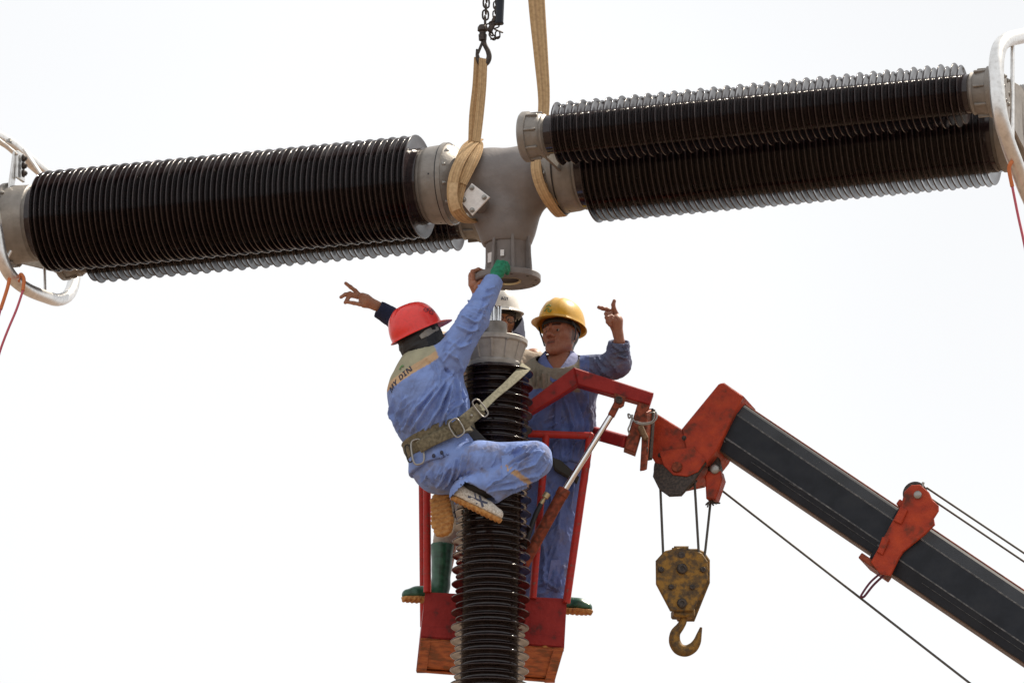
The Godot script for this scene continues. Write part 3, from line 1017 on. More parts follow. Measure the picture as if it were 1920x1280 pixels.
	b.lathe(at(905, 47, 0), Vector3.DOWN, [Vector2(0, 0), Vector2(0, 0.018), Vector2(0.012, 0.026), Vector2(0.03, 0.027), Vector2(0.036, 0.017), Vector2(0.05, 0.017), Vector2(0.052, 0.022), Vector2(0.082, 0.02), Vector2(0.086, 0.013), Vector2(0.09, 0)], 20)
	put(b, "swivel", M.dark_steel, h)
	b = MB.new()
	b.tube([at(897, 57, 0), at(914, 55, 0)], 0.008, 8)
	put(b, "pin", M.dark_steel, h)
	b = MB.new()
	b.box(at(924, 45, 0.03), Basis(Vector3(0.9, -0.4, 0).normalized(), Vector3(0.4, 0.9, 0).normalized(), Vector3(0, 0, 1)), Vector3(0.014, 0.045, 0.012), 0.005)
	put(b, "chain_shortener", M.dark_steel, h)
	b = MB.new()
	b.tube(spline([at(907, 74, 0), at(909, 84, 0), at(915, 96, 0), at(917, 107, 0), at(913, 117, 0), at(905, 121, 0), at(898, 115, 0), at(895, 104, 0), at(894, 92, 0)], 6), spline_num([0.012, 0.012, 0.013, 0.014, 0.015, 0.015, 0.013, 0.01, 0.005], 6), 12)
	put(b, "hook", M.dark_steel, h)
	b = MB.new()
	b.beam(at(905, 78, 0.004), at(896, 100, 0.004), 0.014, 0.01, Vector3(0, 0, 1), 0.002)
	put(b, "latch", M.dark_steel, h)
	b = MB.new()
	b.lathe(at(936, 45, 0.05), Vector3(0.04, 1, 0), [Vector2(0, 0), Vector2(0, 0.022), Vector2(0.004, 0.024), Vector2(0.012, 0.021), Vector2(0.3, 0.021), Vector2(0.302, 0)], 20)
	put(b, "weight", M.black_paint, h, "dark grey cylinder hanging beside the chain")

	# tag lines tied to the rings
	for q in [["thin pink rope looped over the bent tube, longer of the two", [[33, 528, -.6], [38, 514, -.62], [44, 524, -.58], [42, 545, -.55], [30, 580, -.52], [14, 618, -.5], [0, 655, -.5], [-10, 690, -.5]], 0.0065],
			["short pink rope hanging at the picture's edge beside the longer one", [[17, 520, -.57], [14, 536, -.55], [8, 556, -.54], [0, 580, -.53], [-8, 610, -.53]], 0.0065],
			["pink rope hanging from the bent tube nearer the camera", [[1902, 300, 1.56], [1896, 306, 1.6], [1893, 318, 1.6], [1899, 350, 1.59], [1910, 405, 1.58], [1920, 450, 1.58], [1932, 510, 1.58]], 0.0065]]:
		var pts4 := []
		for p in q[1]: pts4.append(at(p[0], p[1], p[2]))
		var rp := thing("tag_rope", q[0], "rope", pts4[pts4.size() - 1], "tag ropes on the grading rings")
		b = MB.new()
		b.tube(spline(pts4.slice(0, 4), 6), q[2] * 1.5, 8)
		put(b, "knot_loop", M.orange_rope, rp)
		b = MB.new()
		b.tube(spline(pts4.slice(3), 6), q[2], 8)
		put(b, "rope_tail", M.pink_rope, rp)

func spline_num(v: Array, per: int) -> Array:
	var out := []
	for i in v.size() - 1:
		for s in per: out.append(lerpf(v[i], v[i + 1], float(s) / per))
	out.append(v[v.size() - 1])
	return out

# ------------------------------------------------------------------ the support column
func build_column() -> void:
	var top := at(927, 690, 0)
	var low := at(917, 1290, 0)
	var d := (low - top).normalized()
	var foot := top + d * (top.y / -d.y)
	foot.y = 0
	var t := thing("post_insulator", "dark ribbed support insulator column with a pale grey metal top", "insulator column", foot)
	var pitch := (at(918, 1200, 0) - at(918, 1173.2, 0)).length()
	var n := int(ceil((top.distance_to(low) + 0.5) / pitch))
	insulator(t, "column_insulator", top + d * 0.004, top + d * (0.004 + n * pitch), n, 0.148, 0.197, 0.02, 0.008, -1.0, "", 0.0)
	var below := top + d * (0.05 + n * pitch)
	var b := MB.new()
	b.lathe(below, d, [Vector2(0, 0), Vector2(0, 0.17), Vector2(0.12, 0.18), Vector2(0.13, 0.22), Vector2(0.17, 0.22), Vector2(0.17, 0)], 40)
	put(b, "lower_flange", M.adapter, t)
	var st := below + d * 0.17
	for k in 4:
		b = MB.new()
		var g := TAU * (k + 0.5) / 4
		b.beam(Vector3(foot.x + cos(g) * 0.45, 0, foot.z + sin(g) * 0.45), st + Vector3(cos(g) * 0.15, 0, sin(g) * 0.15), 0.09, 0.09, Vector3.RIGHT)
		put(b, "pedestal_leg", M.cast, t)
	# bowl-shaped top with ribs, flange plate, socket and rods
	b = MB.new()
	var up := -d
	b.lathe(top, up, [Vector2(-0.01, 0), Vector2(-0.01, 0.13), Vector2(0.0, 0.136), Vector2(0.018, 0.137), Vector2(0.026, 0.128), Vector2(0.034, 0.13), Vector2(0.115, 0.154), Vector2(0.122, 0.166), Vector2(0.142, 0.167), Vector2(0.147, 0.162), Vector2(0.149, 0.1), Vector2(0.152, 0.08), Vector2(0.152, 0)], 72, 0.75)
	var bowl := put(b, "top_bowl", M.adapter, t, "pale grey cast bowl on top of the column")
	for k in 12:
		var g2 := TAU * (k + 0.2) / 12
		var rd := Vector3(cos(g2), 0, sin(g2))
		b = MB.new()
		b.prism(PackedVector2Array([Vector2(0.12, 0.03), Vector2(0.134, 0.03), Vector2(0.163, 0.118), Vector2(0.12, 0.118)]), top - rd.cross(up) * 0.006, rd, up, 0.012, 0.002)
		put(b, "rib", M.adapter, bowl)
		if k in [1, 2, 9]:
			hex_bolt(bowl, top + rd * 0.155 + up * 0.119, -up, 0.009)
	b = MB.new()
	b.lathe(top + up * 0.15, up, [Vector2(0, 0.068), Vector2(0.006, 0.062), Vector2(0.082, 0.061), Vector2(0.086, 0.056), Vector2(0.086, 0.03), Vector2(0.06, 0.03), Vector2(0.06, 0)], 40, 0.75)
	put(b, "socket", M.cast, t)
	for q in [[-0.024, 0.01, 0.011], [-0.004, 0.02, 0.011], [0.018, 0.012, 0.012], [0.004, -0.022, 0.011]]:
		b = MB.new()
		b.lathe(top + up * 0.2 + Vector3(q[0], 0, q[1]), up, [Vector2(0, q[2]), Vector2(0.118, q[2]), Vector2(0.122, q[2] * 0.8), Vector2(0.122, 0)], 16)
		put(b, "drive_rod", M.chrome, t)

# ------------------------------------------------------------------ crane boom, basket, hook block
# where the line of sight through a measured pixel meets a plane
func on(px: float, py: float, o: Vector3, nn: Vector3) -> Vector3:
	var d := at(px, py, 0) - cam_at
	return cam_at + d * ((o - cam_at).dot(nn) / d.dot(nn))

# an outline measured on the photograph, cut from plate of the given thickness, its near face in the plane through o with axes x, y
func plate(b: MB, px: Array, o: Vector3, x: Vector3, y: Vector3, depth: float, bev := 0.004) -> void:
	var z := x.cross(y).normalized()
	var poly := PackedVector2Array()
	for q in px:
		var p := on(q[0], q[1], o, z) - o
		poly.append(Vector2(p.dot(x), p.dot(y)))
	b.prism(poly, o - z * depth, x, y, depth, bev)

func build_crane() -> void:
	var b := MB.new()
	# boom: it runs down to the lower right and a little towards the camera
	var bo := at(1370, 798, -0.22)
	var hd := Vector3(0.966, 0, 0.259)               # the boom's bearing
	var bn := Vector3(-0.259, 0, 0.966)              # its side that faces the camera
	var far := on(1900, 1155, bo, bn)
	var dirn := (far - bo).normalized()
	var u := bn.cross(dirn).normalized()
	if u.y < 0: u = -u
	var crane := thing("crane_boom", "black telescopic crane boom with an orange-red head and collar", "crane boom", far)
	for sec in [[-0.1, 1.3, 0.133, 0.12, 0.0, 0.045], [1.0, 4.6, 0.15, 0.138, -0.012, 0.05]]:
		var H: float = sec[2]
		var W: float = sec[3]
		var cc: float = sec[5]
		b = MB.new()
		var mid: Vector3 = bo - bn * 0.12 + u * sec[4]
		# side in three planes: the middle upright, the strips above and below it leaning in
		var prof := [[-W * 0.5, H], [W * 0.5, H], [W * 0.62, H - 0.004], [W * 0.7, H - 0.014], [W * 0.995, H * 0.5], [W, H * 0.47], [W, -H * 0.47], [W * 0.995, -H * 0.5], [W * 0.86, -H + 0.012], [W * 0.83, -H + 0.003], [W * 0.78, -H]]
		var full := []
		for q in prof: full.append(q)
		for i in range(prof.size() - 1, 1, -1): full.append([-prof[i][0], prof[i][1]])
		for i in full.size():
			var q: Array = full[i]
			var r: Array = full[(i + 1) % full.size()]
			if absf(q[0]) <= W * 0.78 + 1e-6 and q[1] == -H and r[1] == -H: continue
			var e := Vector2(r[0] - q[0], r[1] - q[1]).normalized()
			var nn := (-bn * -e.y * -1.0 + u * -e.x)
			nn = bn * (-e.y) + u * e.x
			var cen: Vector3 = bn * (q[0] + r[0]) / 2 + u * (q[1] + r[1]) / 2
			if nn.dot(cen) < 0: nn = -nn
			b.flat([mid + dirn * sec[0] + bn * q[0] + u * q[1], mid + dirn * sec[0] + bn * r[0] + u * r[1], mid + dirn * sec[1] + bn * r[0] + u * r[1], mid + dirn * sec[1] + bn * q[0] + u * q[1]], nn)
		var s := put(b, "boom_section", M.black_paint, crane)
		b = MB.new()
		b.box(mid + dirn * (sec[0] + sec[1]) / 2 - u * (H - 0.004), Basis(bn, u, dirn), Vector3(W * 0.8, 0.008, (sec[1] - sec[0]) / 2), 0.002)
		put(b, "bottom_plate", M.boom_under, s)
		b = MB.new()
		b.box(mid + dirn * (sec[0] + sec[1]) / 2 + u * (H + 0.002), Basis(bn, u, dirn), Vector3(W * 0.5, 0.006, (sec[1] - sec[0]) / 2), 0.002)
		put(b, "wear_strip", M.rust, s)
		for e in [[0.485, 0.0035, 0.0], [-0.485, 0.0035, 0.0], [-0.7, 0.0009, 0.3]]:
			b = MB.new()
			var yy: float = e[0] * H
			var k: float = maxf(0.0, (absf(e[0]) - 0.5) / 0.5)
			var xx: float = W * (1.0 - k * (0.3 if e[0] > 0 else 0.14)) + 0.0004
			b.box(mid + dirn * (sec[0] + sec[1] + e[2]) / 2 + u * yy + bn * xx, Basis(bn, u, dirn), Vector3(0.0008, e[1], (sec[1] - sec[0] - e[2]) / 2), 0.0002)
			put(b, "scuff_line", M.scuffed, s)
	# head: sleeve round the boom's end and a block in front of it
	var hp := bo + bn * 0.035
	b = MB.new()
	plate(b, [[1278, 804], [1347, 720], [1351, 718], [1358, 717], [1394, 742], [1343, 845], [1325, 868], [1290, 862]], hp, hd, Vector3.UP, 0.3, 0.006)
	var head := put(b, "head_sleeve", M.orange, crane)
	b = MB.new()
	plate(b, [[1222, 769], [1296, 815], [1318, 868], [1300, 892], [1262, 900], [1229, 868], [1221, 855]], hp - bn * 0.012, hd, Vector3.UP, 0.27, 0.006)
	put(b, "head_block", M.orange, crane)
	for k in 2:
		b = MB.new()
		plate(b, [[1228, 868], [1256, 872], [1298, 872], [1325, 866], [1300, 903], [1277, 929], [1254, 930], [1236, 917], [1224, 893]], hp - bn * (0.015 + 0.22 * k) + bn * 0.018, hd, Vector3.UP, 0.022, 0.004)
		put(b, "cheek_plate", M.dark_steel if k == 0 else M.orange, head)
	b = MB.new()
	plate(b, [[1236, 846], [1300, 838], [1324, 862], [1309, 884], [1288, 893], [1262, 890], [1244, 872]], hp + bn * 0.012, hd, Vector3.UP, 0.01, 0.003)
	put(b, "worn_plate", M.orange, head)
	for k in 2:
		b = MB.new()
		b.lathe(on(1268, 878, hp - bn * (0.07 + k * 0.09), bn), -bn, [Vector2(0, 0), Vector2(0, 0.118), Vector2(0.012, 0.118), Vector2(0.024, 0.1), Vector2(0.036, 0.118), Vector2(0.048, 0.118), Vector2(0.048, 0)], 48)
		put(b, "sheave", M.dark_steel, head)
	b = MB.new()
	b.lathe(on(1270, 876, hp + bn * 0.01, bn), bn, [Vector2(0, 0.028), Vector2(0.008, 0.028), Vector2(0.014, 0.024), Vector2(0.014, 0.0)], 24)
	put(b, "sheave_pin", M.rust, head)
	for q in [[1238, 853], [1283, 821]]:
		hex_bolt(head, on(q[0], q[1], hp + bn * 0.0 if q[0] > 1250 else hp - bn * 0.01, bn), bn, 0.009, "bolt", M.dark_steel)
	# wedge socket that holds the rope's dead end
	b = MB.new()
	plate(b, [[1325, 862], [1338, 848], [1347, 857], [1352, 878], [1350, 890], [1327, 890], [1327, 875]], hp - bn * 0.08, hd, Vector3.UP, 0.05, 0.004)
	var ws := put(b, "socket_lug", M.dark_steel, crane)
	b = MB.new()
	plate(b, [[1322, 892], [1327, 882], [1351, 882], [1355, 897], [1342, 936], [1324, 934]], hp - bn * 0.06, hd, Vector3.UP, 0.085, 0.006)
	put(b, "wedge_socket", M.orange, crane)
	b = MB.new()
	b.lathe(on(1341, 880, hp - bn * 0.06, bn), bn, [Vector2(-0.02, 0.024), Vector2(0.012, 0.024), Vector2(0.016, 0.019), Vector2(0.016, 0)], 20)
	put(b, "pin", M.bolt, ws)
	b = MB.new()
	for q in [[1324, 946], [1327, 950], [1344, 944], [1350, 943], [1338, 947], [1329, 941]]:
		b.tube([on(1333, 938, hp - bn * 0.1, bn), on(1331 + (q[0] - 1331) * 0.6, 943, hp - bn * 0.1, bn), on(q[0], q[1], hp - bn * 0.08, bn)], 0.0045, 6)
	put(b, "frayed_rope_end", M.rope, crane)
	# collar at the end of the outer section
	var co := on(1715, 960, bo + bn * 0.045, bn)
	for k in 2:
		b = MB.new()
		plate(b, [[1690, 948], [1696, 921], [1709, 909], [1726, 908], [1742, 922], [1748, 935], [1760, 947], [1760, 957], [1751, 971], [1753, 983], [1736, 1000], [1694, 1034], [1685, 1048], [1670, 1079], [1650, 1075], [1633, 1053], [1648, 1026], [1666, 991]], co - bn * (0.31 * k), hd, Vector3.UP, 0.022, 0.004)
		put(b, "collar_plate", M.orange, crane)
	b = MB.new()
	plate(b, [[1688, 950], [1702, 956], [1690, 982], [1676, 976]], co + bn * 0.016, hd, Vector3.UP, 0.016, 0.003)
	put(b, "cleat", M.orange, crane)
	b = MB.new()
	plate(b, [[1655, 1006], [1668, 1010], [1655, 1040], [1645, 1034]], co + bn * 0.014, hd, Vector3.UP, 0.014, 0.003)
	put(b, "cleat", M.orange, crane)
	for sg in [-1.0, 1.0]:
		b = MB.new()
		var cmid: Vector3 = bo - bn * 0.12 - u * 0.012 + dirn * 1.02
		b.box(cmid + u * sg * 0.165, Basis(bn, u, dirn), Vector3(0.15, 0.016, 0.06), 0.004)
		put(b, "collar_band", M.orange if sg > 0 else M.rust, crane)
	b = MB.new()
	b.lathe(on(1716, 925, co - bn * 0.05, bn), -bn, [Vector2(0, 0), Vector2(0, 0.062), Vector2(0.014, 0.052), Vector2(0.028, 0.062), Vector2(0.028, 0)], 36)
	put(b, "sheave", M.dark_steel, crane)
	b = MB.new()
	b.lathe(on(1722, 928, co, bn), bn, [Vector2(0, 0.02), Vector2(0.012, 0.02), Vector2(0.016, 0.014), Vector2(0.016, 0)], 20)
	put(b, "pin", M.bolt, crane)
	b = MB.new()
	b.tube([on(1730, 914, co - bn * 0.02, bn), on(1732, 904, co - bn * 0.02, bn)], 0.007, 8)
	put(b, "grease_nipple", M.bolt, crane)
	for q in [[1352, 818, 1360, 829], [1356, 815, 1364, 826], [1362, 823, 1374, 831], [1786, 1062, 1791, 1050], [1480, 905, 1500, 917]]:
		b = MB.new()
		var m0 := on(q[0], q[1], bo + bn * 0.0015, bn)
		var m1 := on(q[2], q[3], bo + bn * 0.0015, bn)
		b.beam(m0, m1, 0.004 if q[0] < 1400 else 0.002, 0.002, bn, 0.0003)
		put(b, "scuff_mark", M.scuffed if q[0] < 1700 else M.orange, crane)
	# ropes of the crane
	for q in [[[1738, 914], [1926, 1040], -0.06], [[1748, 936], [1926, 1056], -0.10]]:
		b = MB.new()
		var p0 := on(q[0][0], q[0][1], co + bn * q[2], bn)
		var p1 := on(q[1][0], q[1][1], co + bn * q[2], bn)
		b.tube([p0, p1, p0 + (p1 - p0) * 4.0], 0.0055, 8)
		put(b, "extension_rope", M.rope, crane)
	b = MB.new()
	var w0 := on(1306, 882, hp - bn * 0.2, bn)
	var w1 := on(1820, 1281, hp - bn * 0.1, bn)
	b.tube([w0, w1, w0 + (w1 - w0) * 2.6], 0.006, 8)
	put(b, "hoist_rope", M.rope, crane)
	b = MB.new()
	b.tube(spline([on(1652, 1074, co - bn * 0.1, bn), on(1632, 1092, co - bn * 0.11, bn), on(1616, 1115, co - bn * 0.12, bn), on(1617, 1119, co - bn * 0.14, bn), on(1622, 1117, co - bn * 0.14, bn), on(1638, 1097, co - bn * 0.14, bn), on(1658, 1078, co - bn * 0.13, bn)], 6), 0.006, 8)
	put(b, "rope_loop", M.cord, crane)

	# hook block
	var blk := at(1280, 1100, -0.28)
	var hk := thing("hook_block", "worn yellow hook block hanging on steel ropes below the boom head", "hook block", at(1284, 1231, -0.28))
	for q in [[[1238, 905, -0.06], [1244, 1045, 0.0]], [[1302, 893, -0.06], [1311, 1045, 0.0]], [[1333, 936, -0.11], [1329, 975, -0.09], [1323, 1030, -0.05], [1320, 1050, -0.05]]]:
		b = MB.new()
		var pts := []
		for p in q: pts.append(at(p[0], p[1], -0.3 + p[2] + 0.05))
		b.tube(pts, 0.0065, 8)
		put(b, "rope_fall", M.rope, hk)
	var face := [[1230.5, 1050], [1244, 1035], [1261, 1031], [1261, 1026], [1288, 1026], [1288, 1031], [1305, 1031], [1317, 1036], [1328, 1052], [1328, 1087], [1300.5, 1145], [1258, 1145], [1231, 1094]]
	var bx := Vector3(0.985, 0, -0.17)
	b = MB.new()
	plate(b, face, blk + Vector3(0, 0, 0.05), bx, Vector3.UP, 0.022, 0.006)
	var near := put(b, "side_plate", M.yellow_block, hk)
	b = MB.new()
	var back := []
	for q in face: back.append([q[0] + 4, q[1] - 3])
	back[9] = [1332, 1092]; back[10] = [1303, 1164]; back[11] = [1272, 1164]; back[12] = [1235, 1100]
	plate(b, back, blk - Vector3(0, 0, 0.085), bx, Vector3.UP, 0.022, 0.006)
	put(b, "side_plate", M.yellow_block, hk)
	b = MB.new()
	b.lathe(at(1280, 1072, -0.32), bx.cross(Vector3.UP), [Vector2(-0.035, 0), Vector2(-0.035, 0.115), Vector2(-0.02, 0.118), Vector2(0, 0.098), Vector2(0.02, 0.118), Vector2(0.035, 0.115), Vector2(0.035, 0)], 44)
	put(b, "sheave", M.dark_steel, hk)
	var zn := bx.cross(Vector3.UP).normalized()
	for q in [[1278.6, 1066.5, 0.027, 0.012], [1278.6, 1131, 0.025, 0.01], [1239.6, 1068, 0.016, 0.008], [1318, 1068, 0.016, 0.008], [1258.5, 1100.6, 0.015, 0.008], [1298, 1100.6, 0.015, 0.008], [1278.6, 1040, 0.017, 0.003]]:
		b = MB.new()
		var c := on(q[0], q[1], blk + Vector3(0, 0, 0.05), zn)
		b.lathe(c, zn, [Vector2(-0.004, q[2]), Vector2(q[3], q[2]), Vector2(q[3] * 1.3, q[2] * 0.85), Vector2(q[3] * 1.3, q[2] * 0.45), Vector2(q[3] * 0.9, q[2] * 0.4), Vector2(q[3] * 0.9, 0)], 6 if q[2] < 0.0165 else 20)
		put(b, "bolt" if q[2] < 0.02 else "axle_end", M.dark_steel, near)
	b = MB.new()
	b.box(at(1281, 1151, -0.3), Basis(bx, Vector3.UP, zn), Vector3(0.055, 0.022, 0.045), 0.008)
	put(b, "crosshead", M.yellow_block, hk)
	b = MB.new()
	b.tube(spline([at(1282, 1146, -.3), at(1282, 1162, -.3), at(1276, 1174, -.3), at(1266.5, 1187, -.3), at(1265.5, 1203, -.3), at(1273, 1216, -.3), at(1286, 1220, -.3), at(1299, 1214, -.3), at(1307, 1203, -.3), at(1311, 1190, -.3), at(1315, 1176, -.3)], 6), spline_num([0.017, 0.018, 0.021, 0.026, 0.03, 0.031, 0.03, 0.027, 0.021, 0.014, 0.006], 6), 16)
	put(b, "hook", M.yellow_block, hk)

	# the basket behind the column
	var FTL := at(797, 1110, -0.24); var FTR := at(1063, 1122, -0.24)
	var FBL := at(788, 1195, -0.24); var FBR := at(1058, 1214, -0.24)
	var BBL := at(780, 1258, -0.95); var BBR := at(1040, 1278, -0.95)
	var BTL := BBL + (FTL - FBL); var BTR := BBR + (FTR - FBR)
	var t := thing("work_basket", "dark red steel man basket with tubular rails behind the dark column", "work basket", (FBL + FBR + BBL + BBR) / 4)
	var inz := Vector3(0, 0, -0.01)
	b = MB.new(); b.hexa([FTL, FTR, FBR, FBL], [FTL + inz, FTR + inz, FBR + inz, FBL + inz])
	put(b, "front_panel", M.red, t)
	b = MB.new(); b.hexa([BTL, BTR, BBR, BBL], [BTL - inz, BTR - inz, BBR - inz, BBL - inz])
	put(b, "back_panel", M.red, t)
	var inx := Vector3(0.008, 0, 0)
	b = MB.new(); b.hexa([FTL + inz * 1.2, BTL - inz * 1.2, BBL - inz * 1.2, FBL + inz * 1.2], [FTL + inz * 1.2 + inx, BTL - inz * 1.2 + inx, BBL - inz * 1.2 + inx, FBL + inz * 1.2 + inx])
	put(b, "side_panel", M.red, t)
	b = MB.new(); b.hexa([FTR + inz * 1.2, BTR - inz * 1.2, BBR - inz * 1.2, FBR + inz * 1.2], [FTR + inz * 1.2 - inx, BTR - inz * 1.2 - inx, BBR - inz * 1.2 - inx, FBR + inz * 1.2 - inx])
	put(b, "side_panel", M.red, t)
	var upv := Vector3(0, 0.012, 0)
	var i0 := FBL + inx * 2 + inz * 2; var i1 := FBR - inx * 2 + inz * 2; var i2 := BBR - inx * 2 - inz * 2; var i3 := BBL + inx * 2 - inz * 2
	b = MB.new(); b.hexa([i0 + upv * 0.4, i1 + upv * 0.4, i2 + upv * 0.4, i3 + upv * 0.4], [i0 + upv, i1 + upv, i2 + upv, i3 + upv])
	put(b, "floor_plate", M.bottom, t)
	for q in [[FBL, FBR], [BBL, BBR], [FBL, BBL], [FBR, BBR]]:
		b = MB.new()
		var inward: Vector3 = ((FBL + FBR + BBL + BBR) / 4 - (q[0] + q[1]) / 2).normalized() * 0.028
		b.beam(q[0] + inward - upv * 0.35, q[1] + inward - upv * 0.35, 0.05, 0.008, Vector3.UP, 0.002)
		put(b, "floor_angle", M.bottom, t)
	b = MB.new()
	b.beam(FBL + Vector3(0.01, 0.03, 0.004), FBR + Vector3(-0.01, 0.03, 0.004), 0.006, 0.05, Vector3.UP, 0.002)
	put(b, "kick_strip", M.red, t)
	# posts and rails
	var tl := at(800, 806, -0.24); var tr := at(1107, 817, -0.24)
	var rl := at(790, 868, -0.95); var rr := at(1084, 880, -0.95)
	for q in [[tl, at(801, 1110, -0.232), 0.02], [tr, at(1062, 1130, -0.232), 0.02], [rl, BTL + Vector3(0.012, 0, 0), 0.016], [rr, BTR + Vector3(-0.012, 0, 0), 0.018], [at(1024, 814, -0.24), at(999, 1122, -0.235), 0.019]]:
		b = MB.new()
		b.tube([q[0], q[1]], q[2], 14)
		put(b, "post", M.red_rail, t)
	for q in [[tl, tr, 0.019], [rl, rr, 0.016], [tl, rl, 0.016], [tr, rr, 0.016]]:
		b = MB.new()
		b.tube([q[0], q[1]], q[2], 14)
		put(b, "top_rail", M.red_rail, t)
	for q in [tl, tr, rl, rr]:
		b = MB.new()
		b.ellipsoid(q, Basis(), Vector3.ONE * 0.0205, 12)
		put(b, "rail_elbow", M.red_rail, t)
	# bracket arms that carry the basket, and the levelling cylinder
	var fo := at(1080, 750, -0.15)
	var X := Vector3.RIGHT
	for q in [[[[905, 818], [993, 750], [1076, 688], [1083, 720.5], [993, 776], [905, 846]], M.red], [[[1076, 688], [1226, 736], [1218.5, 759], [1083, 720.5]], M.red], [[[1196.6, 752.5], [1218.5, 759], [1192, 849.5], [1170, 841]], M.rust]]:
		b = MB.new()
		plate(b, q[0], fo, X, Vector3.UP, 0.08, 0.006)
		put(b, "bracket_arm", q[1], t)
	b = MB.new()
	b.beam(at(1060, 796, -0.7), at(1180, 830, -0.19), 0.07, 0.062, Vector3.UP, 0.006)
	put(b, "bracket_arm", M.red, t)
	b = MB.new()
	plate(b, [[1152, 736], [1174, 744], [1170, 760], [1164, 764], [1151, 762]], fo + Vector3(0, 0, 0.012), X, Vector3.UP, 0.02, 0.003)
	var lug := put(b, "cylinder_lug", M.rust, t)
	b = MB.new()
	b.lathe(on(1160.5, 750, fo + Vector3(0, 0, 0.012), Vector3(0, 0, 1)), Vector3(0, 0, 1), [Vector2(0, 0.019), Vector2(0.01, 0.019), Vector2(0.012, 0.012), Vector2(0.006, 0.011), Vector2(0.006, 0)], 20)
	put(b, "pin", M.dark_steel, lug)
	b = MB.new()
	b.beam(at(1158, 756, -0.15), at(1145, 781, -0.152), 0.035, 0.04, Vector3(0, 0, 1), 0.006)
	var cyl := put(b, "cylinder_fork", M.rust, t)
	b = MB.new()
	b.tube([at(1146, 779, -0.152), at(1056, 922, -0.162)], 0.0155, 20)
	put(b, "piston_rod", M.chrome, t)
	b = MB.new()
	b.lathe(at(1059, 917, -0.162), at(985, 1052, -0.17) - at(1059, 917, -0.162), [Vector2(0, 0.016), Vector2(0, 0.03), Vector2(0.004, 0.033), Vector2(0.04, 0.033), Vector2(0.042, 0.03), Vector2(0.44, 0.03), Vector2(0.44, 0)], 28)
	put(b, "cylinder_barrel", M.rust, t)
	b = MB.new()
	b.lathe(at(1013, 946, -0.13), at(1029, 922, -0.13) - at(1013, 946, -0.13), [Vector2(0, 0), Vector2(0, 0.011), Vector2(0.03, 0.011), Vector2(0.032, 0.008), Vector2(0.042, 0.008), Vector2(0.043, 0.018), Vector2(0.07, 0.018), Vector2(0.072, 0)], 8)
	put(b, "hose_fitting", M.brass, t)
	b = MB.new()
	b.tube(spline([at(1014, 945, -0.13), at(1003, 968, -0.12), at(992, 1000, -0.12), at(980, 1040, -0.13)], 5), 0.013, 10)
	put(b, "hose", M.black, t)
	# hinge plates between bracket and boom head
	b = MB.new()
	plate(b, [[1213, 772], [1226, 765], [1222, 800], [1214, 880], [1209, 882], [1212, 830]], at(1217, 820, -0.16), Vector3(0.5, 0, -0.87), Vector3.UP, 0.03, 0.004)
	put(b, "hinge_plate", M.rust, t)
	b = MB.new()
	plate(b, [[1225, 765], [1230, 768], [1224, 862], [1219, 858]], at(1224, 820, -0.18), Vector3(0.6, 0, -0.8), Vector3.UP, 0.06, 0.003)
	put(b, "hinge_plate", M.dark_steel, t)
	for yy in [832.0, 846.0]:
		hex_bolt(t, at(1214, yy, -0.16), Vector3(-1, 0.05, 0.1).normalized(), 0.017, "hinge_bolt", M.dark_steel)
	b = MB.new()
	b.box(at(1206, 812, -0.13), Basis(Vector3(0.9, 0.4, 0).normalized(), Vector3(-0.4, 0.9, 0).normalized(), Vector3(0, 0, 1)), Vector3(0.014, 0.04, 0.03), 0.006)
	put(b, "wood_wedge", M.wood, t)
	b = MB.new()
	b.tube(spline([at(1230, 772, -.1), at(1232, 782, -.1), at(1224, 792, -.1), at(1208, 796, -.1), at(1192, 792, -.11), at(1184, 780, -.12), at(1178, 776, -.13), at(1180, 784, -.13), at(1186, 778, -.12), at(1182, 795, -.12), at(1178, 805, -.12), at(1181, 814, -.13)], 5), 0.0045, 6)
	put(b, "tie_wire", M.bolt, t)
	b = MB.new()
	b.tube(spline([at(1218, 774, -.1), at(1226, 773, -.1), at(1228, 780, -.1), at(1222, 790, -.09), at(1205, 793, -.09), at(1190, 789, -.1)], 5), 0.0035, 6)
	put(b, "tie_wire", M.bolt, t)

# ------------------------------------------------------------------ the workers
const BLUE := Color(0.215, 0.315, 0.64)
const DIRT := Color(0.22, 0.18, 0.15)
const BLUE_DARK := Color(0.085, 0.115, 0.29)
const KHAKI := Color(0.38, 0.36, 0.24)
const TAPE := Color(0.56, 0.38, 0.22)
const BEIGE := Color(0.5, 0.42, 0.33)
const NAVY := Color(0.018, 0.024, 0.07)
const HAIR := Color(0.014, 0.012, 0.012)

# stains of dust and grease worn into the cloth
func soiled(c: Color, p: Vector3, amount: float) -> Color:
	var e: float = fold_noise.get_noise_3d(p.x * 8 + 31, p.y * 8, p.z * 8) + 0.5 * fold_noise.get_noise_3d(p.x * 34, p.y * 34 + 7, p.z * 34)
	return c.lerp(DIRT, clampf((e - 0.08) * 1.1, 0.0, 0.6) * amount)

func pt(a: Array) -> Vector3: return at(a[0], a[1], a[2])

# bones given as [px, py, z, radius] chains joined one after the other
func chain(list: Array, k := 0.03, w := Vector3.ZERO, fl := 1.0) -> Array:
	var out := []
	for i in list.size() - 1:
		var e := [pt(list[i]), pt(list[i + 1]), list[i][3], list[i + 1][3], k]
		if fl != 1.0: e += [w, fl]
		out.append(e)
	return out

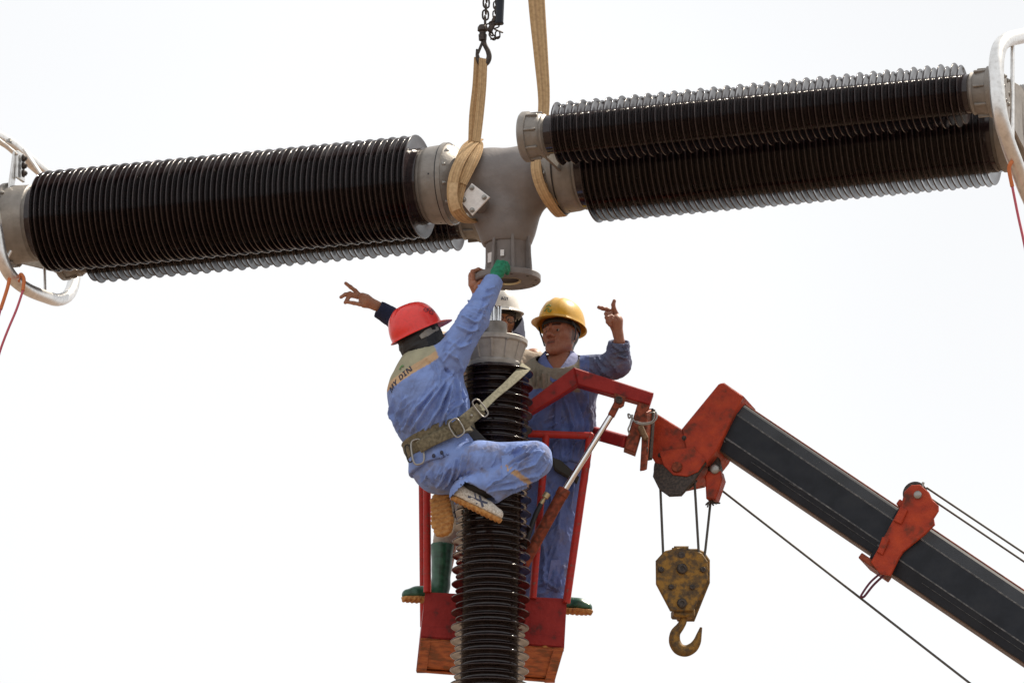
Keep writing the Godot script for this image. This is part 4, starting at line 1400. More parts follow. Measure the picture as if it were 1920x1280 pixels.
# a garment: bones, then open ends [point, direction out of the opening, inner radius]
func garment(parent: Node3D, called: String, bones: Array, cell: float, ends: Array, fl: Array, seed_: float, tint, label := "", ridges := []) -> MB:
	sd_fit(bones, cell, 0.05)
	sd_bones(bones)
	for e in ends:
		var d: Vector3 = e[1].normalized()
		sd_clip(e[0], d, e[0] + d * 0.06, e[3] if e.size() > 3 else 0.13)
		if e[2] > 0: sd_cone(e[0] - d * 0.035, e[0] + d * 0.05, e[2], e[2] * 1.05, 0.004, Vector3.ZERO, 1.0, true)
	var b := MB.new()
	lay_creases(ridges)
	sd_mesh(b, func(p, _n): return folds(p, fl, seed_) * 0.5 + creases(p), tint)
	put(b, called, M.cloth, parent, label)
	return b

# head with a face on the body's mesh: hc between the ears, z the way it looks
func head(b: MB, hc: Vector3, bs: Basis, skin: Color, neck_to: Vector3) -> void:
	var L := func(x: float, y: float, z: float) -> Vector3: return hc + bs * Vector3(x, y, z)
	sd_new(hc - Vector3.ONE * 0.2 + Vector3(0, -0.06, 0), hc + Vector3.ONE * 0.17, 0.005)
	sd_cone(L.call(0, 0.03, -0.03), L.call(0, 0.032, 0.022), 0.079, 0.074, 0.02)
	sd_cone(L.call(0, 0.0, 0.028), L.call(0, -0.062, 0.045), 0.066, 0.043, 0.03)
	for s in [-1.0, 1.0]:
		sd_cone(L.call(s * 0.05, -0.045, 0.01), L.call(s * 0.014, -0.092, 0.07), 0.026, 0.02, 0.03)
		sd_cone(L.call(s * 0.044, -0.012, 0.06), L.call(s * 0.05, -0.008, 0.04), 0.021, 0.022, 0.025)
		sd_cone(L.call(s * 0.012, 0.031, 0.09), L.call(s * 0.045, 0.03, 0.073), 0.0125, 0.012, 0.012)
		sd_cone(L.call(s * 0.074, 0.02, -0.012), L.call(s * 0.071, -0.024, -0.004), 0.008, 0.007, 0.008, bs * Vector3(s * 0.3, 0, -1), 2.0)
	sd_cone(L.call(0, -0.096, 0.072), L.call(0, -0.09, 0.07), 0.018, 0.018, 0.02)
	sd_cone(L.call(0, 0.018, 0.088), L.call(0, -0.023, 0.119), 0.0095, 0.0145, 0.012)
	for s in [-1.0, 1.0]:
		sd_cone(L.call(s * 0.0145, -0.027, 0.104), L.call(s * 0.016, -0.027, 0.096), 0.0098, 0.0098, 0.008)
		sd_cone(L.call(s * 0.031, 0.008, 0.099), L.call(s * 0.036, 0.008, 0.093), 0.015, 0.0135, 0.012, Vector3.ZERO, 1.0, true)
		sd_cone(L.call(s * 0.006, -0.031, 0.113), L.call(s * 0.007, -0.028, 0.105), 0.0045, 0.004, 0.003, Vector3.ZERO, 1.0, true)
	sd_cone(L.call(-0.021, -0.053, 0.084), L.call(0.021, -0.053, 0.084), 0.008, 0.008, 0.008)
	sd_cone(L.call(-0.017, -0.066, 0.083), L.call(0.017, -0.066, 0.083), 0.0085, 0.0085, 0.008)
	sd_cone(L.call(-0.022, -0.0598, 0.095), L.call(0.022, -0.0598, 0.095), 0.0046, 0.0046, 0.003, Vector3.ZERO, 1.0, true)
	sd_cone(L.call(0, -0.05, -0.025), neck_to, 0.056, 0.062, 0.03)
	var inv := bs.inverse()
	sd_mesh(b, null, func(p, _n):
		var l: Vector3 = inv * (p - hc)
		var c := skin
		var e: float = fold_noise.get_noise_3d(p.x * 40, p.y * 40, p.z * 40)
		if l.y > 0.055 + e * 0.008 - maxf(0.0, -l.z) * 0.5 or (l.z < -0.012 + e * 0.01 and l.y > -0.06 and absf(l.x) < 0.085 and not (absf(l.x) > 0.066 and l.z > -0.04)): c = HAIR
		elif l.z > 0.06 and absf(l.y - 0.034 - absf(l.x) * 0.05) < 0.0068 and absf(l.x) > 0.01 and absf(l.x) < 0.052: c = skin * 0.14
		elif l.z > 0.07 and absf(l.y + 0.0598) < 0.0034 and absf(l.x) < 0.023: c = skin * 0.3
		elif l.z > 0.07 and l.y < -0.047 and l.y > -0.073 and absf(l.x) < 0.024: c = Color(skin.r * 0.8, skin.g * 0.58, skin.b * 0.6)
		elif absf(l.x) > 0.062 and l.y > -0.05 and l.y < 0.03 and l.z > -0.005 and l.z < 0.028: c = skin.lerp(HAIR, 0.6) if l.z < 0.014 else skin
		return c)

func eyes(parent: Node3D, hc: Vector3, bs: Basis, look: Vector3) -> void:
	for s in [-1.0, 1.0]:
		var o := hc + bs * Vector3(s * 0.032, 0.008, 0.0725)
		var b := MB.new()
		b.ellipsoid(o, Basis(), Vector3.ONE * 0.0125, 14)
		var e := put(b, "eye", M.eye, parent)
		b = MB.new()
		b.ellipsoid(o + look.normalized() * 0.0085, Basis(), Vector3.ONE * 0.0068, 10)
		put(b, "iris", M.iris, e)

# hand on the body's mesh: wrist, palm middle, knuckle radius; fingers are chains of points
func hand(b: MB, wrist: Vector3, palm: Vector3, pr: float, fingers: Array, skin: Color, r := 0.0085, across := Vector3.ZERO, tint = null) -> void:
	var lo := wrist.min(palm)
	var hi := wrist.max(palm)
	for f in fingers:
		for p in f:
			lo = lo.min(p); hi = hi.max(p)
	sd_new(lo - Vector3.ONE * 0.06, hi + Vector3.ONE * 0.06, 0.0034)
	sd_cone(wrist + (wrist - palm) * 0.5, wrist, 0.027, 0.025, 0.01)
	sd_cone(wrist, wrist.lerp(palm, 0.8), 0.024, pr, 0.014)
	if across != Vector3.ZERO:
		sd_cone(palm - across * 0.022, palm + across * 0.022, 0.017, 0.017, 0.014)
	for f in fingers:
		for i in f.size() - 1:
			sd_cone(f[i], f[i + 1], r * (1.06 - 0.07 * i), r * (0.99 - 0.07 * i), 0.006)
	sd_mesh(b, null, tint if tint != null else func(p, n): return skin * (1.0 + 0.1 * fold_noise.get_noise_3d(p.x * 60, p.y * 60, p.z * 60)))

func limbs(b: MB, bones: Array, skin: Color, clips := []) -> void:
	sd_fit(bones, 0.014, 0.05)
	sd_bones(bones)
	for c in clips: sd_clip(c[0], c[1], c[0] + c[1] * 0.1, 0.16)
	var keep := b.col
	b.col = skin
	sd_mesh(b)
	b.col = keep

# hard hat: shell with thickness, peak in front, ridges on top, headband inside
func helmet(parent: Node3D, hc: Vector3, bs: Basis, col: Color, m: Material, tint, label: String) -> MeshInstance3D:
	var o := hc + bs * Vector3(0, 0.042, -0.004)
	var b := MB.new()
	var N := 56
	var rows := []
	for side in 2:
		var rr := []
		for k in 17:
			var row := []
			for s in N:
				var g := TAU * s / N
				var fx := cos(g)
				var fz := sin(g)
				var peak: float = smoothstep(0.35, 1.0, fz)
				var x: float
				var y: float
				var z: float
				var inn := 0.0035 * side
				if k < 3:
					var out: float = (2 - k) / 2.0
					var e: float = (0.011 + peak * 0.046) * out
					x = fx * (0.117 + e * 0.8); z = fz * (0.14 + e)
					y = -0.004 - 0.006 * out - peak * 0.012 * out * out - inn
				else:
					var th: float = (k - 2) / 14.0 * PI / 2
					var q: float = pow(cos(th), 0.72)
					x = fx * (0.117 - inn) * q; z = fz * (0.14 - inn) * q
					y = 0.138 * sin(th) - inn
					var rid: float = exp(-pow(x / 0.014, 2)) + 0.6 * exp(-pow((absf(x) - 0.042) / 0.01, 2))
					y += rid * 0.007 * smoothstep(0.25, 0.75, sin(th))
				row.append(o + bs * Vector3(x, y, z))
			rr.append(row)
		rows.append(rr)
	for side in 2:
		var ids := []
		var rr: Array = rows[side]
		for k in 17:
			var row := []
			for s in N:
				var a: Vector3 = rr[k][(s + 1) % N] - rr[k][(s + N - 1) % N]
				var d: Vector3 = rr[min(k + 1, 16)][s] - rr[max(k - 1, 0)][s]
				var nn := a.cross(d).normalized() if k < 16 else bs.y
				if k == 16: nn = bs.y
				var outw: Vector3 = (rr[k][s] - (o - bs.y * 0.08)).normalized()
				if k < 2: outw = bs.y
				if nn.dot(outw) < 0: nn = -nn
				if side == 1: nn = -nn
				b.col = tint.call(bs.inverse() * (rr[k][s] - o)) if tint != null and side == 0 else col
				row.append(b.vert(rr[k][s], nn))
			ids.append(row)
		for k in 16:
			for s in N: b.quad(ids[k][s], ids[k][(s + 1) % N], ids[k + 1][(s + 1) % N], ids[k + 1][s])
	b.col = col
	for s in N:
		var q := [rows[0][0][s], rows[0][0][(s + 1) % N], rows[1][0][(s + 1) % N], rows[1][0][s]]
		b.flat(q, (q[0] - o).normalized())
	var shell := put(b, "hard_hat", m, parent, label)
	b = MB.new()
	var ring := []
	for s in 28:
		var g := TAU * s / 28
		ring.append(o + bs * Vector3(cos(g) * 0.093, -0.012 - 0.012 * maxf(0, -sin(g)), sin(g) * 0.112))
	b.tube(ring, 0.0035, 6, true, false, 4.0, bs.y)
	put(b, "headband", M.black, shell)
	return shell

# a shoe: sole and upper from heel to toe, up away from the ground
func shoe(parent: Node3D, called: String, heel: Vector3, toe: Vector3, up: Vector3, ankle: Vector3, upper_m: Material, sole_m: Material, shaft := 0.0, shaft_top := Vector3.ZERO, wide := 1.12) -> void:
	var f := (toe - heel).normalized()
	up = (up - f * up.dot(f)).normalized()
	var w := f.cross(up).normalized()
	var ln := heel.distance_to(toe)
	var node := Node3D.new()
	node.name = called
	parent.add_child(node, true)
	node.position = heel - origin_of(parent)
	var ball := heel + f * (ln * 0.66)
	sd_new(heel.min(toe).min(ankle) - Vector3.ONE * 0.09, heel.max(toe).max(ankle).max(shaft_top if shaft > 0 else ankle) + Vector3.ONE * 0.09, 0.006)
	sd_cone(heel + f * 0.036, ball, 0.036, 0.04, 0.01, w, wide)
	sd_cone(ball, toe - f * 0.034, 0.04, 0.034, 0.01, w, wide)
	sd_clip(heel + up * 0.006, up, heel, 0.5)
	sd_clip(heel - up * 0.016, -up, heel, 0.5)
	var b := MB.new()
	sd_mesh(b, func(p, n): return 0.002 * signf(sin((p - heel).dot(f) * 260.0)) if n.dot(up) < 0.5 and (p - heel).dot(up) < 0.0 else 0.0)
	put(b, "sole", sole_m, node)
	sd_new(heel.min(toe).min(ankle).min(shaft_top if shaft > 0 else ankle) - Vector3.ONE * 0.1, heel.max(toe).max(ankle).max(shaft_top if shaft > 0 else ankle) + Vector3.ONE * 0.1, 0.006)
	sd_cone(heel + f * 0.036 + up * 0.026, ball + up * 0.022, 0.037, 0.039, 0.01, w, wide)
	sd_cone(ball + up * 0.022, toe - f * 0.036 + up * 0.016, 0.039, 0.031, 0.015, w, wide)
	sd_cone(heel + f * 0.045 + up * 0.035, heel + f * (ln * 0.5) + up * 0.028, 0.037, 0.03, 0.03)
	sd_cone(heel + f * 0.042 + up * 0.02, ankle, 0.036, 0.04, 0.02)
	if shaft > 0: sd_cone(ankle, shaft_top, 0.044, shaft, 0.03)
	sd_clip(heel + up * 0.0065, -up, heel, 0.6)
	if shaft > 0:
		var sd := (shaft_top - ankle).normalized()
		sd_clip(shaft_top, sd, shaft_top + sd * 0.05, 0.12)
	b = MB.new()
	sd_mesh(b, func(p, _n): return folds(p, [], 3.0) * 0.5)
	put(b, "upper", upper_m, node)
	if upper_m == M.shoe:
		for q in [[0.36, 0.06, 0.5, 0.004], [0.46, 0.06, 0.62, 0.004], [0.3, 0.03, 0.66, 0.03]]:
			var pts := []
			for k in 7:
				var p: Vector3 = heel + f * (ln * lerpf(q[0], q[2], k / 6.0)) + up * lerpf(q[1], q[3] + 0.012, k / 6.0)
				pts.append(sd_hit(p + w * 0.09, -w, 0.12) + w * 0.001)
			b = MB.new()
			b.strap(pts, [w], 0.011, 0.004)
			put(b, "stripe", M.shoe_stripe, node)

# letters laid on the last meshed surface: o middle, u along the line, v up, nrm towards the reader
func lettering(text: String, parent: Node3D, m: Material, o: Vector3, u: Vector3, nrm: Vector3, height: float, fl: Array, seed_: float) -> void:
	var tm := TextMesh.new()
	var sf := SystemFont.new()
	sf.font_names = PackedStringArray(["Droid Sans"])
	sf.font_weight = 700
	tm.font = sf
	tm.text = text
	tm.font_size = 64
	tm.pixel_size = height / 48.0
	tm.depth = 0.0
	tm.curve_step = 3.0
	var a := tm.get_mesh_arrays()
	var v := nrm.cross(u).normalized()
	var b := MB.new()
	var src: PackedVector3Array = a[Mesh.ARRAY_VERTEX]
	var ix: PackedInt32Array = a[Mesh.ARRAY_INDEX] if a[Mesh.ARRAY_INDEX] != null else PackedInt32Array(range(src.size()))
	for p in src:
		var q := sd_hit(o + u * p.x + v * p.y + nrm * 0.12, -nrm, 0.4)
		b.vert(q + nrm * (folds(q, fl, seed_) * 0.5 + creases(q) + 0.004), nrm)
	for i in range(0, ix.size(), 3): b.tri(ix[i], ix[i + 1], ix[i + 2])
	put(b, "lettering", m, parent)

func facing(z: Vector3, y: Vector3) -> Basis:
	z = z.normalized()
	var x := y.cross(z).normalized()
	return Basis(x, z.cross(x), z)

func build_people() -> void:
	worker_on_column()
	worker_in_basket()
	worker_behind()

func worker_on_column() -> void:
	var skin := Color(0.4, 0.185, 0.11)
	var t := thing("person", "worker in red hard hat and blue uniform, clinging to the column by a belt strap", "person", at(850, 915, 0.28))
	var hc := at(790, 638, 0.24)
	var bs := facing(Vector3(0.8, 0.46, -0.42), Vector3(-0.4, 0.9, 0.15))
	var body := MB.new()
	# bare body under the clothes
	var trunk := chain([[826, 868, .24, .13], [822, 818, .25, .125], [805, 730, .27, .13], [805, 695, .26, .12], [796, 664, .245, .06]], 0.05)
	var arm_r := chain([[838, 676, .36, .06], [888, 600, .4, .045], [922, 532, .27, .03]])
	var arm_l := chain([[800, 684, .1, .06], [878, 614, .0, .045], [899, 556, -.02, .03]])
	var leg_r := chain([[832, 882, .33, .085], [1004, 866, .37, .065], [918, 908, .385, .035], [872, 918, .388, .022]])
	var leg_l := chain([[815, 880, .12, .085], [930, 880, -.3, .065], [850, 925, -.05, .045]])
	limbs(body, trunk + arm_r + arm_l + leg_r + leg_l, skin)
	head(body, hc, bs, skin, at(797, 662, 0.245))
	# bare left hand over the flange's rim
	hand(body, at(896, 551, -0.02), at(889, 529, 0.0), 0.032, [
		[at(888, 522, 0.02), at(886, 509, 0.03), at(897, 505, 0.02), at(906, 508, 0.0)],
		[at(884, 526, 0.0), at(883, 514, 0.0), at(892, 508, -0.01), at(903, 509, -0.02)],
		[at(882, 530, -0.03), at(882, 517, -0.04), at(892, 511, -0.05)],
		[at(882, 534, -0.05), at(882, 522, -0.06), at(890, 514, -0.07)],
		[at(893, 540, 0.02), at(900, 530, 0.04), at(906, 522, 0.05)]], skin, 0.011)
	hand(body, at(926, 524, 0.25), at(934, 508, 0.22), 0.02, [[at(936, 503, 0.22), at(942, 500, 0.19)]], skin)
	put(body, "body", M.skin, t)
	# shirt
	var side := Vector3(0.5, 0, 0.85)
	var fl := [[at(815, 765, 0.4), 0.34, Vector3(-0.42, -0.88, 0.1).normalized(), 0.05, 0.0090], [at(775, 775, 0.32), 0.2, Vector3(-0.1, -0.98, 0).normalized(), 0.04, 0.0081], [at(850, 715, 0.42), 0.2, Vector3(0.05, -1, 0).normalized(), 0.045, 0.0081],
		[at(895, 595, 0.42), 0.2, Vector3(0.75, -0.35, 0.5).normalized(), 0.04, 0.0099], [at(918, 545, 0.32), 0.14, Vector3(0.8, -0.3, 0.4).normalized(), 0.03, 0.0063], [at(855, 650, 0.42), 0.16, Vector3(0.35, 0.9, 0).normalized(), 0.045, 0.0054], [at(830, 855, 0.3), 0.16, Vector3(-0.2, -0.95, 0).normalized(), 0.035, 0.0045]]
	var bones := chain([[834, 872, .25, .187], [824, 826, .25, .154], [808, 775, .26, .185], [800, 735, .27, .186], [802, 702, .265, .155], [797, 672, .25, .085]], 0.05)
	bones += chain([[812, 700, .32, .12], [842, 674, .37, .088], [888, 600, .41, .068], [926, 526, .26, .05]], 0.035)
	bones += chain([[802, 704, .2, .12], [806, 688, .12, .085], [880, 616, .02, .06], [901, 558, -.02, .046]], 0.035)
	var y0 := at(731, 733, 0.3)
	var yn := Vector3(-0.52, 0.86, 0.1).normalized()
	var edge_x := at(823, 680, 0.4).x
	var hem_n := Vector3(0.33, -0.93, 0.0).normalized()
	var tint := func(p: Vector3, _n: Vector3) -> Color:
		var e: float = fold_noise.get_noise_3d(p.x * 6, p.y * 6, p.z * 6)
		var s: float = (p - y0).dot(yn) + e * 0.004
		var seam: float = edge_x - (p.y - at(0, 674, 0.4).y) * 0.35
		if p.x < seam and p.y > at(0, 790, 0.3).y:
			if s > 0.038: return KHAKI * (1.0 + 0.12 * e)
			if s > 0.0: return TAPE * (1.0 + 0.1 * e)
		return soiled(BLUE * (1.0 + 0.08 * e), p, 0.35)
	var ends := [[at(926, 526, 0.26), at(934, 510, 0.23) - at(922, 533, 0.27), 0.036], [at(901, 558, -0.02), at(901, 558, -0.02) - at(880, 616, 0.02), 0.036], [at(838, 868, 0.25), hem_n, 0.0, 0.32], [at(796, 666, 0.248), Vector3(-0.1, 1, 0), 0.066]]
	garment(t, "shirt", bones, 0.0062, ends, fl, 1.0, tint, "light blue work shirt with khaki shoulder yoke", [[[[848, 697], [838, 750], [824, 800]], .016, .016], [[[845, 700], [822, 765], [798, 806]], .018, .017], [[[840, 704], [798, 765], [772, 808]], .018, .016], [[[828, 712], [780, 768], [757, 806]], .018, .013], [[[856, 705], [858, 750], [850, 795]], .014, .014], [[[864, 728], [868, 786]], .012, .013], [[[738, 745], [736, 775], [748, 803]], .016, .012], [[[760, 745], [748, 780], [760, 808]], .014, .012], [[[785, 780], [780, 812]], .011, .01], [[[812, 772], [806, 806]], .011, .01], [[[835, 770], [835, 800]], .011, .01], [[[824, 674], [836, 694], [848, 704]], .013, -.013],
		[[[858, 612], [880, 622], [900, 610]], .012, .014], [[[868, 592], [890, 604], [908, 592]], .012, .015], [[[880, 572], [898, 584], [914, 572]], .011, .014], [[[888, 552], [904, 562], [922, 552]], .01, .012], [[[898, 536], [912, 546], [928, 538]], .009, .01], [[[842, 640], [862, 652], [884, 640]], .014, .012], [[[868, 650], [892, 612], [912, 570]], .013, .011], [[[836, 662], [856, 672], [866, 690]], .014, .012], [[[800, 672], [812, 684], [818, 700]], .012, .008],
		[[[786, 868], [840, 850], [892, 834]], .008, .007]] + scatter_creases(800, 775, 55, 28, 62, 16, 50, .011, .007) + scatter_creases(820, 730, 30, 20, 75, 6, 45, .012, .007) + scatter_creases(890, 590, 20, 30, -25, 10, 26, .009, .008) + scatter_creases(852, 650, 15, 15, 60, 5, 40, .011, .007) + scatter_creases(845, 855, 45, 12, 80, 8, 18, .008, .006))
	var o := at(745, 709, 0.42)
	lettering("MY DIN", t, M.ink, o, Vector3(0.76, 0.58, 0.25).normalized(), Vector3(-0.55, -0.02, 0.83).normalized(), 0.036, fl, 1.0)
	# green emblem above the lettering
	var eb := MB.new()
	for k in 2:
		var arc := []
		for s in 9:
			var g := PI * (0.1 + 0.95 * s / 8.0) + k * 0.5
			var q := at(745 + cos(g) * (6 - 2.5 * k), 688 - sin(g) * (6 - 2.5 * k), 0.42)
			arc.append(sd_hit(q + Vector3(-0.62, 0, 0.78) * 0.12, Vector3(0.62, 0, -0.78), 0.4) + Vector3(-0.62, 0, 0.78) * 0.005)
		eb.strap(arc, [Vector3(-0.62, 0, 0.78)], 0.005, 0.002)
	put(eb, "emblem", M.ink_green, t)
	# trousers
	bones = [[at(828, 856, .25), at(826, 872, .25), .158, .148, .03]] + chain([[838, 877, .32, .12], [900, 868, .37, .102], [1004, 858, .375, .084]], 0.04) + chain([[1006, 866, .385, .08], [955, 893, .405, .084], [880, 930, .405, .1]], 0.007) + chain([[818, 877, .14, .115], [900, 882, -.24, .09], [940, 890, -.34, .082]], 0.04) + chain([[940, 890, -.34, .08], [845, 925, -.08, .06]], 0.02)
	var f2 := [[at(850, 880, .42), 0.2, Vector3(0.45, 0.85, 0).normalized(), 0.04, 0.0090], [at(985, 865, .45), 0.16, Vector3(0.6, 0.75, 0).normalized(), 0.04, 0.0099], [at(930, 905, .45), 0.15, Vector3(-0.9, -0.35, 0).normalized(), 0.04, 0.0063], [at(900, 860, .45), 0.15, Vector3(0.2, 1, 0).normalized(), 0.05, 0.0054]]
	var tape_o := at(972, 893, 0.45)
	var tape_n := Vector3(0.5, 0.85, 0).normalized()
	garment(t, "trousers", bones, 0.0065, [[at(903, 925, .405), Vector3(-0.53, -0.85, 0.0), 0.08, 0.125], [at(845, 925, -.08), Vector3(-0.9, -0.3, 0.3), 0.0]], f2, 5.0, func(p: Vector3, _n: Vector3) -> Color:
		var e: float = fold_noise.get_noise_3d(p.x * 7, p.y * 7, p.z * 7)
		var q: Vector3 = p - tape_o
		if absf(q.dot(tape_n)) < 0.013 and absf(q.x) < 0.085 and q.z > -0.06 and p.y < at(0, 878, .4).y: return TAPE
		return soiled(BLUE * (1.0 + 0.1 * e), p, 0.8), "light blue work trousers, knee bent round the column", [[[[838, 872], [832, 896], [820, 912]], .014, .016], [[[854, 862], [848, 890], [832, 914]], .014, .016], [[[868, 852], [864, 880], [850, 905]], .013, .015], [[[882, 850], [876, 884]], .012, .012], [[[806, 880], [812, 905]], .013, .012], [[[790, 890], [800, 910]], .012, .01], [[[905, 842], [902, 888]], .008, .008], [[[1004, 836], [980, 858], [950, 874]], .013, .015], [[[1020, 848], [1002, 872], [968, 884]], .013, .016], [[[1030, 866], [1010, 888], [980, 896]], .011, .012], [[[1010, 895], [960, 912], [915, 922]], .012, .012], [[[990, 905], [950, 925]], .01, .01], [[[985, 836], [968, 846], [955, 848]], .011, .012], [[[1012, 846], [1022, 866]], .01, .012]] + scatter_creases(835, 890, 40, 16, 60, 10, 32, .01, .008) + scatter_creases(990, 864, 30, 16, 35, 10, 32, .009, .009) + scatter_creases(925, 868, 45, 18, 70, 8, 26, .01, .006) + scatter_creases(945, 912, 45, 14, 25, 8, 34, .009, .007))
	# pocket flap and buttons on the thigh
	var b := MB.new()
	var fp := []
	for q in [[940, 838], [962, 834], [970, 862], [942, 884]]: fp.append(sd_hit(at(q[0], q[1], 0.6), Vector3(0, -0.1, -1), 0.5) + Vector3(0, 0, 0.012))
	b.hexa(fp, [fp[0] - Vector3(0, 0, 0.02), fp[1] - Vector3(0, 0, 0.02), fp[2] - Vector3(0, 0, 0.02), fp[3] - Vector3(0, 0, 0.02)])
	for i in b.c.size(): b.c[i] = BLUE
	put(b, "pocket_flap", M.cloth, t)
	for q in [[813, 854], [828, 848], [937, 921]]:
		var c := sd_hit(at(q[0], q[1], 0.7), Vector3(0, -0.1, -1), 0.7)
		if q[0] < 900: c = at(q[0], q[1], 0.446)
		b = MB.new()
		b.lathe(c, Vector3(0, -0.1, 1), [Vector2(-0.02, 0.009), Vector2(0.006, 0.009), Vector2(0.01, 0.007), Vector2(0.01, 0)], 14)
		put(b, "button", M.ink, t)
	# shoes
	shoe(t, "shoe", at(846, 930, 0.4), at(941, 976, 0.42), Vector3(0.42, 0.85, 0.1), at(872, 912, 0.38), M.shoe, M.gum)
	shoe(t, "shoe", at(824, 924, 0.12), at(833, 1006, 0.16), Vector3(0.42, 0.1, -0.9), at(842, 928, 0.02), M.shoe, M.gum, 0.0, Vector3.ZERO, 1.5)
	b = MB.new()
	b.tube([at(864, 918, .385), at(880, 914, .395), at(902, 911, .4), at(922, 904, .4)], [0.042, 0.05, 0.066, 0.074], 18)
	put(b, "sock", M.black, t)
	# glove
	b = MB.new()
	hand(b, at(926, 525, 0.255), at(934, 508, 0.225), 0.036, [
		[at(929, 501, 0.235), at(934, 492, 0.22), at(943, 492, 0.19), at(948, 500, 0.17)],
		[at(935, 502, 0.245), at(940, 493, 0.225), at(949, 494, 0.19), at(952, 502, 0.175)],
		[at(940, 506, 0.25), at(945, 498, 0.225), at(952, 500, 0.19), at(953, 507, 0.175)],
		[at(941, 511, 0.245), at(946, 505, 0.225), at(951, 507, 0.195), at(951, 512, 0.18)],
		[at(926, 512, 0.22), at(929, 502, 0.2), at(936, 497, 0.185)]], skin, 0.0125)
	put(b, "glove", M.glove, t, "green knitted glove")
	# hood under the hat
	sd_new(hc - Vector3.ONE * 0.22, hc + Vector3.ONE * 0.2, 0.007)
	sd_cone(hc + bs * Vector3(0, 0.0, -0.03), hc + bs * Vector3(0, 0.0, 0.03), 0.092, 0.088, 0.02)
	sd_cone(hc + bs * Vector3(0, -0.03, -0.02), at(797, 668, 0.25), 0.088, 0.088, 0.04)
	sd_cone(hc + bs * Vector3(0, -0.03, 0.02), hc + bs * Vector3(0, -0.07, 0.05), 0.075, 0.06, 0.03)
	b = MB.new()
	sd_mesh(b, func(p, _n): return folds(p, [[hc - bs.z * 0.05, 0.2, Vector3(0.8, 0.4, 0.3).normalized(), 0.035, 0.0045]], 8.0))
	put(b, "hood", M.black, t, "black cloth hood under the hard hat")
	var pad := []
	for q in [[822, 615], [812, 618], [800, 624], [788, 632]]: pad.append(sd_hit(at(q[0], q[1], 0.6), at(q[0], q[1], 0) - cam_at, 0.7) + (cam_at - hc).normalized() * 0.006)
	pad = spline(pad, 4)
	var hat := helmet(t, hc + bs * Vector3(0, 0.012, 0), bs, Color(0.8, 0.028, 0.02), M.helmet, func(l: Vector3) -> Color:
		return Color(0.8, 0.028, 0.02), "red hard hat with a scribble on its side")
	# scribbled mark and clip on the side turned to the camera
	var camd := (cam_at - hc).normalized()
	for list in [[[776, 592], [781, 588], [786, 592], [780, 596], [776, 593]], [[786, 588], [791, 594], [797, 588], [799, 595], [793, 599], [788, 596]], [[790, 586], [799, 586], [805, 591]]]:
		b = MB.new()
		var pts := []
		for q in list:
			var p := at(q[0], q[1], hc.z)
			var l := bs.inverse() * (p - hc - bs * Vector3(0, 0.054, -0.004))
			var side_x: float = -1.0 if (bs * Vector3(1, 0, 0)).dot(camd) < 0 else 1.0
			var rad: float = 1.0 - pow(clampf(l.y / 0.14, 0, 1), 2.8) - pow(l.z / 0.142, 2)
			pts.append(hc + bs * (Vector3(0, 0.054, -0.004) + Vector3(side_x * 0.119 * sqrt(maxf(rad, 0.02)), l.y, l.z)))
		b.tube(spline(pts, 4), 0.0015, 6)
		put(b, "scribble", M.ink, hat)
	b = MB.new()
	b.box(hc + bs * Vector3(0.0, 0, 0) + camd * 0.1 + bs * Vector3(0, 0.04, 0.085), Basis(bs.z, bs.y, camd), Vector3(0.022, 0.014, 0.01), 0.004)
	put(b, "visor_clip", M.black_paint, hat)
	b = MB.new()
	b.strap(pad, [camd], spline_num([0.018, 0.03, 0.034, 0.02], 4), 0.005, [Color(0.36, 0.35, 0.32)])
	put(b, "chin_strap", M.webbing, hat)

	# belt, strap round the column, rings
	var bc := at(823, 822, 0.25)
	var bn := Vector3(-0.38, 0.92, 0.06).normalized()
	b = MB.new()
	b.lathe(bc - bn * 0.045, bn, [Vector2(0, 0.15), Vector2(0, 0.182), Vector2(0.006, 0.188), Vector2(0.016, 0.186), Vector2(0.045, 0.19), Vector2(0.074, 0.186), Vector2(0.084, 0.188), Vector2(0.09, 0.182), Vector2(0.09, 0.15)], 48, 0.8)
	var belt := put(b, "safety_belt", M.belt, t, "olive brown safety belt")
	var round_belt := func(px: float, py: float) -> Vector3:
		var v := on(px, py, bc + Vector3(0, 0, 0.19), Vector3(0, 0, 1)) - bc
		var h: float = v.dot(bn)
		v -= bn * h
		var xx: float = clampf(v.x, -0.18, 0.18)
		return bc + Vector3(xx, 0, 0) * 1.0 + Vector3(0, v.y, 0) + Vector3(0, 0, sqrt(maxf(0.19 * 0.19 - xx * xx, 0.0))) + bn * h
	b = MB.new()
	var pts := []
	for k in 9: pts.append(round_belt.call(lerpf(785, 852, k / 8.0), lerpf(836, 806, k / 8.0)) + Vector3(0, 0, 0.008))
	b.strap(pts, [Vector3(0, 0, 1)], 0.062, 0.012)
	put(b, "belt_pad", M.belt, belt)
	b = MB.new()
	pts = spline([round_belt.call(852, 806) + Vector3(0, 0, 0.02), at(868, 793, 0.46), at(885, 779, 0.43), at(902, 766, 0.4)], 4)
	b.strap(pts, [Vector3(0.1, -0.1, 1).normalized()], 0.07, 0.012)
	var tab := put(b, "strap_tab", M.belt, belt)
	for q in [[874, 787], [884, 779]]:
		b = MB.new()
		b.lathe(at(q[0], q[1], 0.448), Vector3(0.1, -0.1, 1), [Vector2(-0.01, 0.006), Vector2(0.006, 0.006), Vector2(0.008, 0)], 10)
		put(b, "rivet", M.bolt, tab)
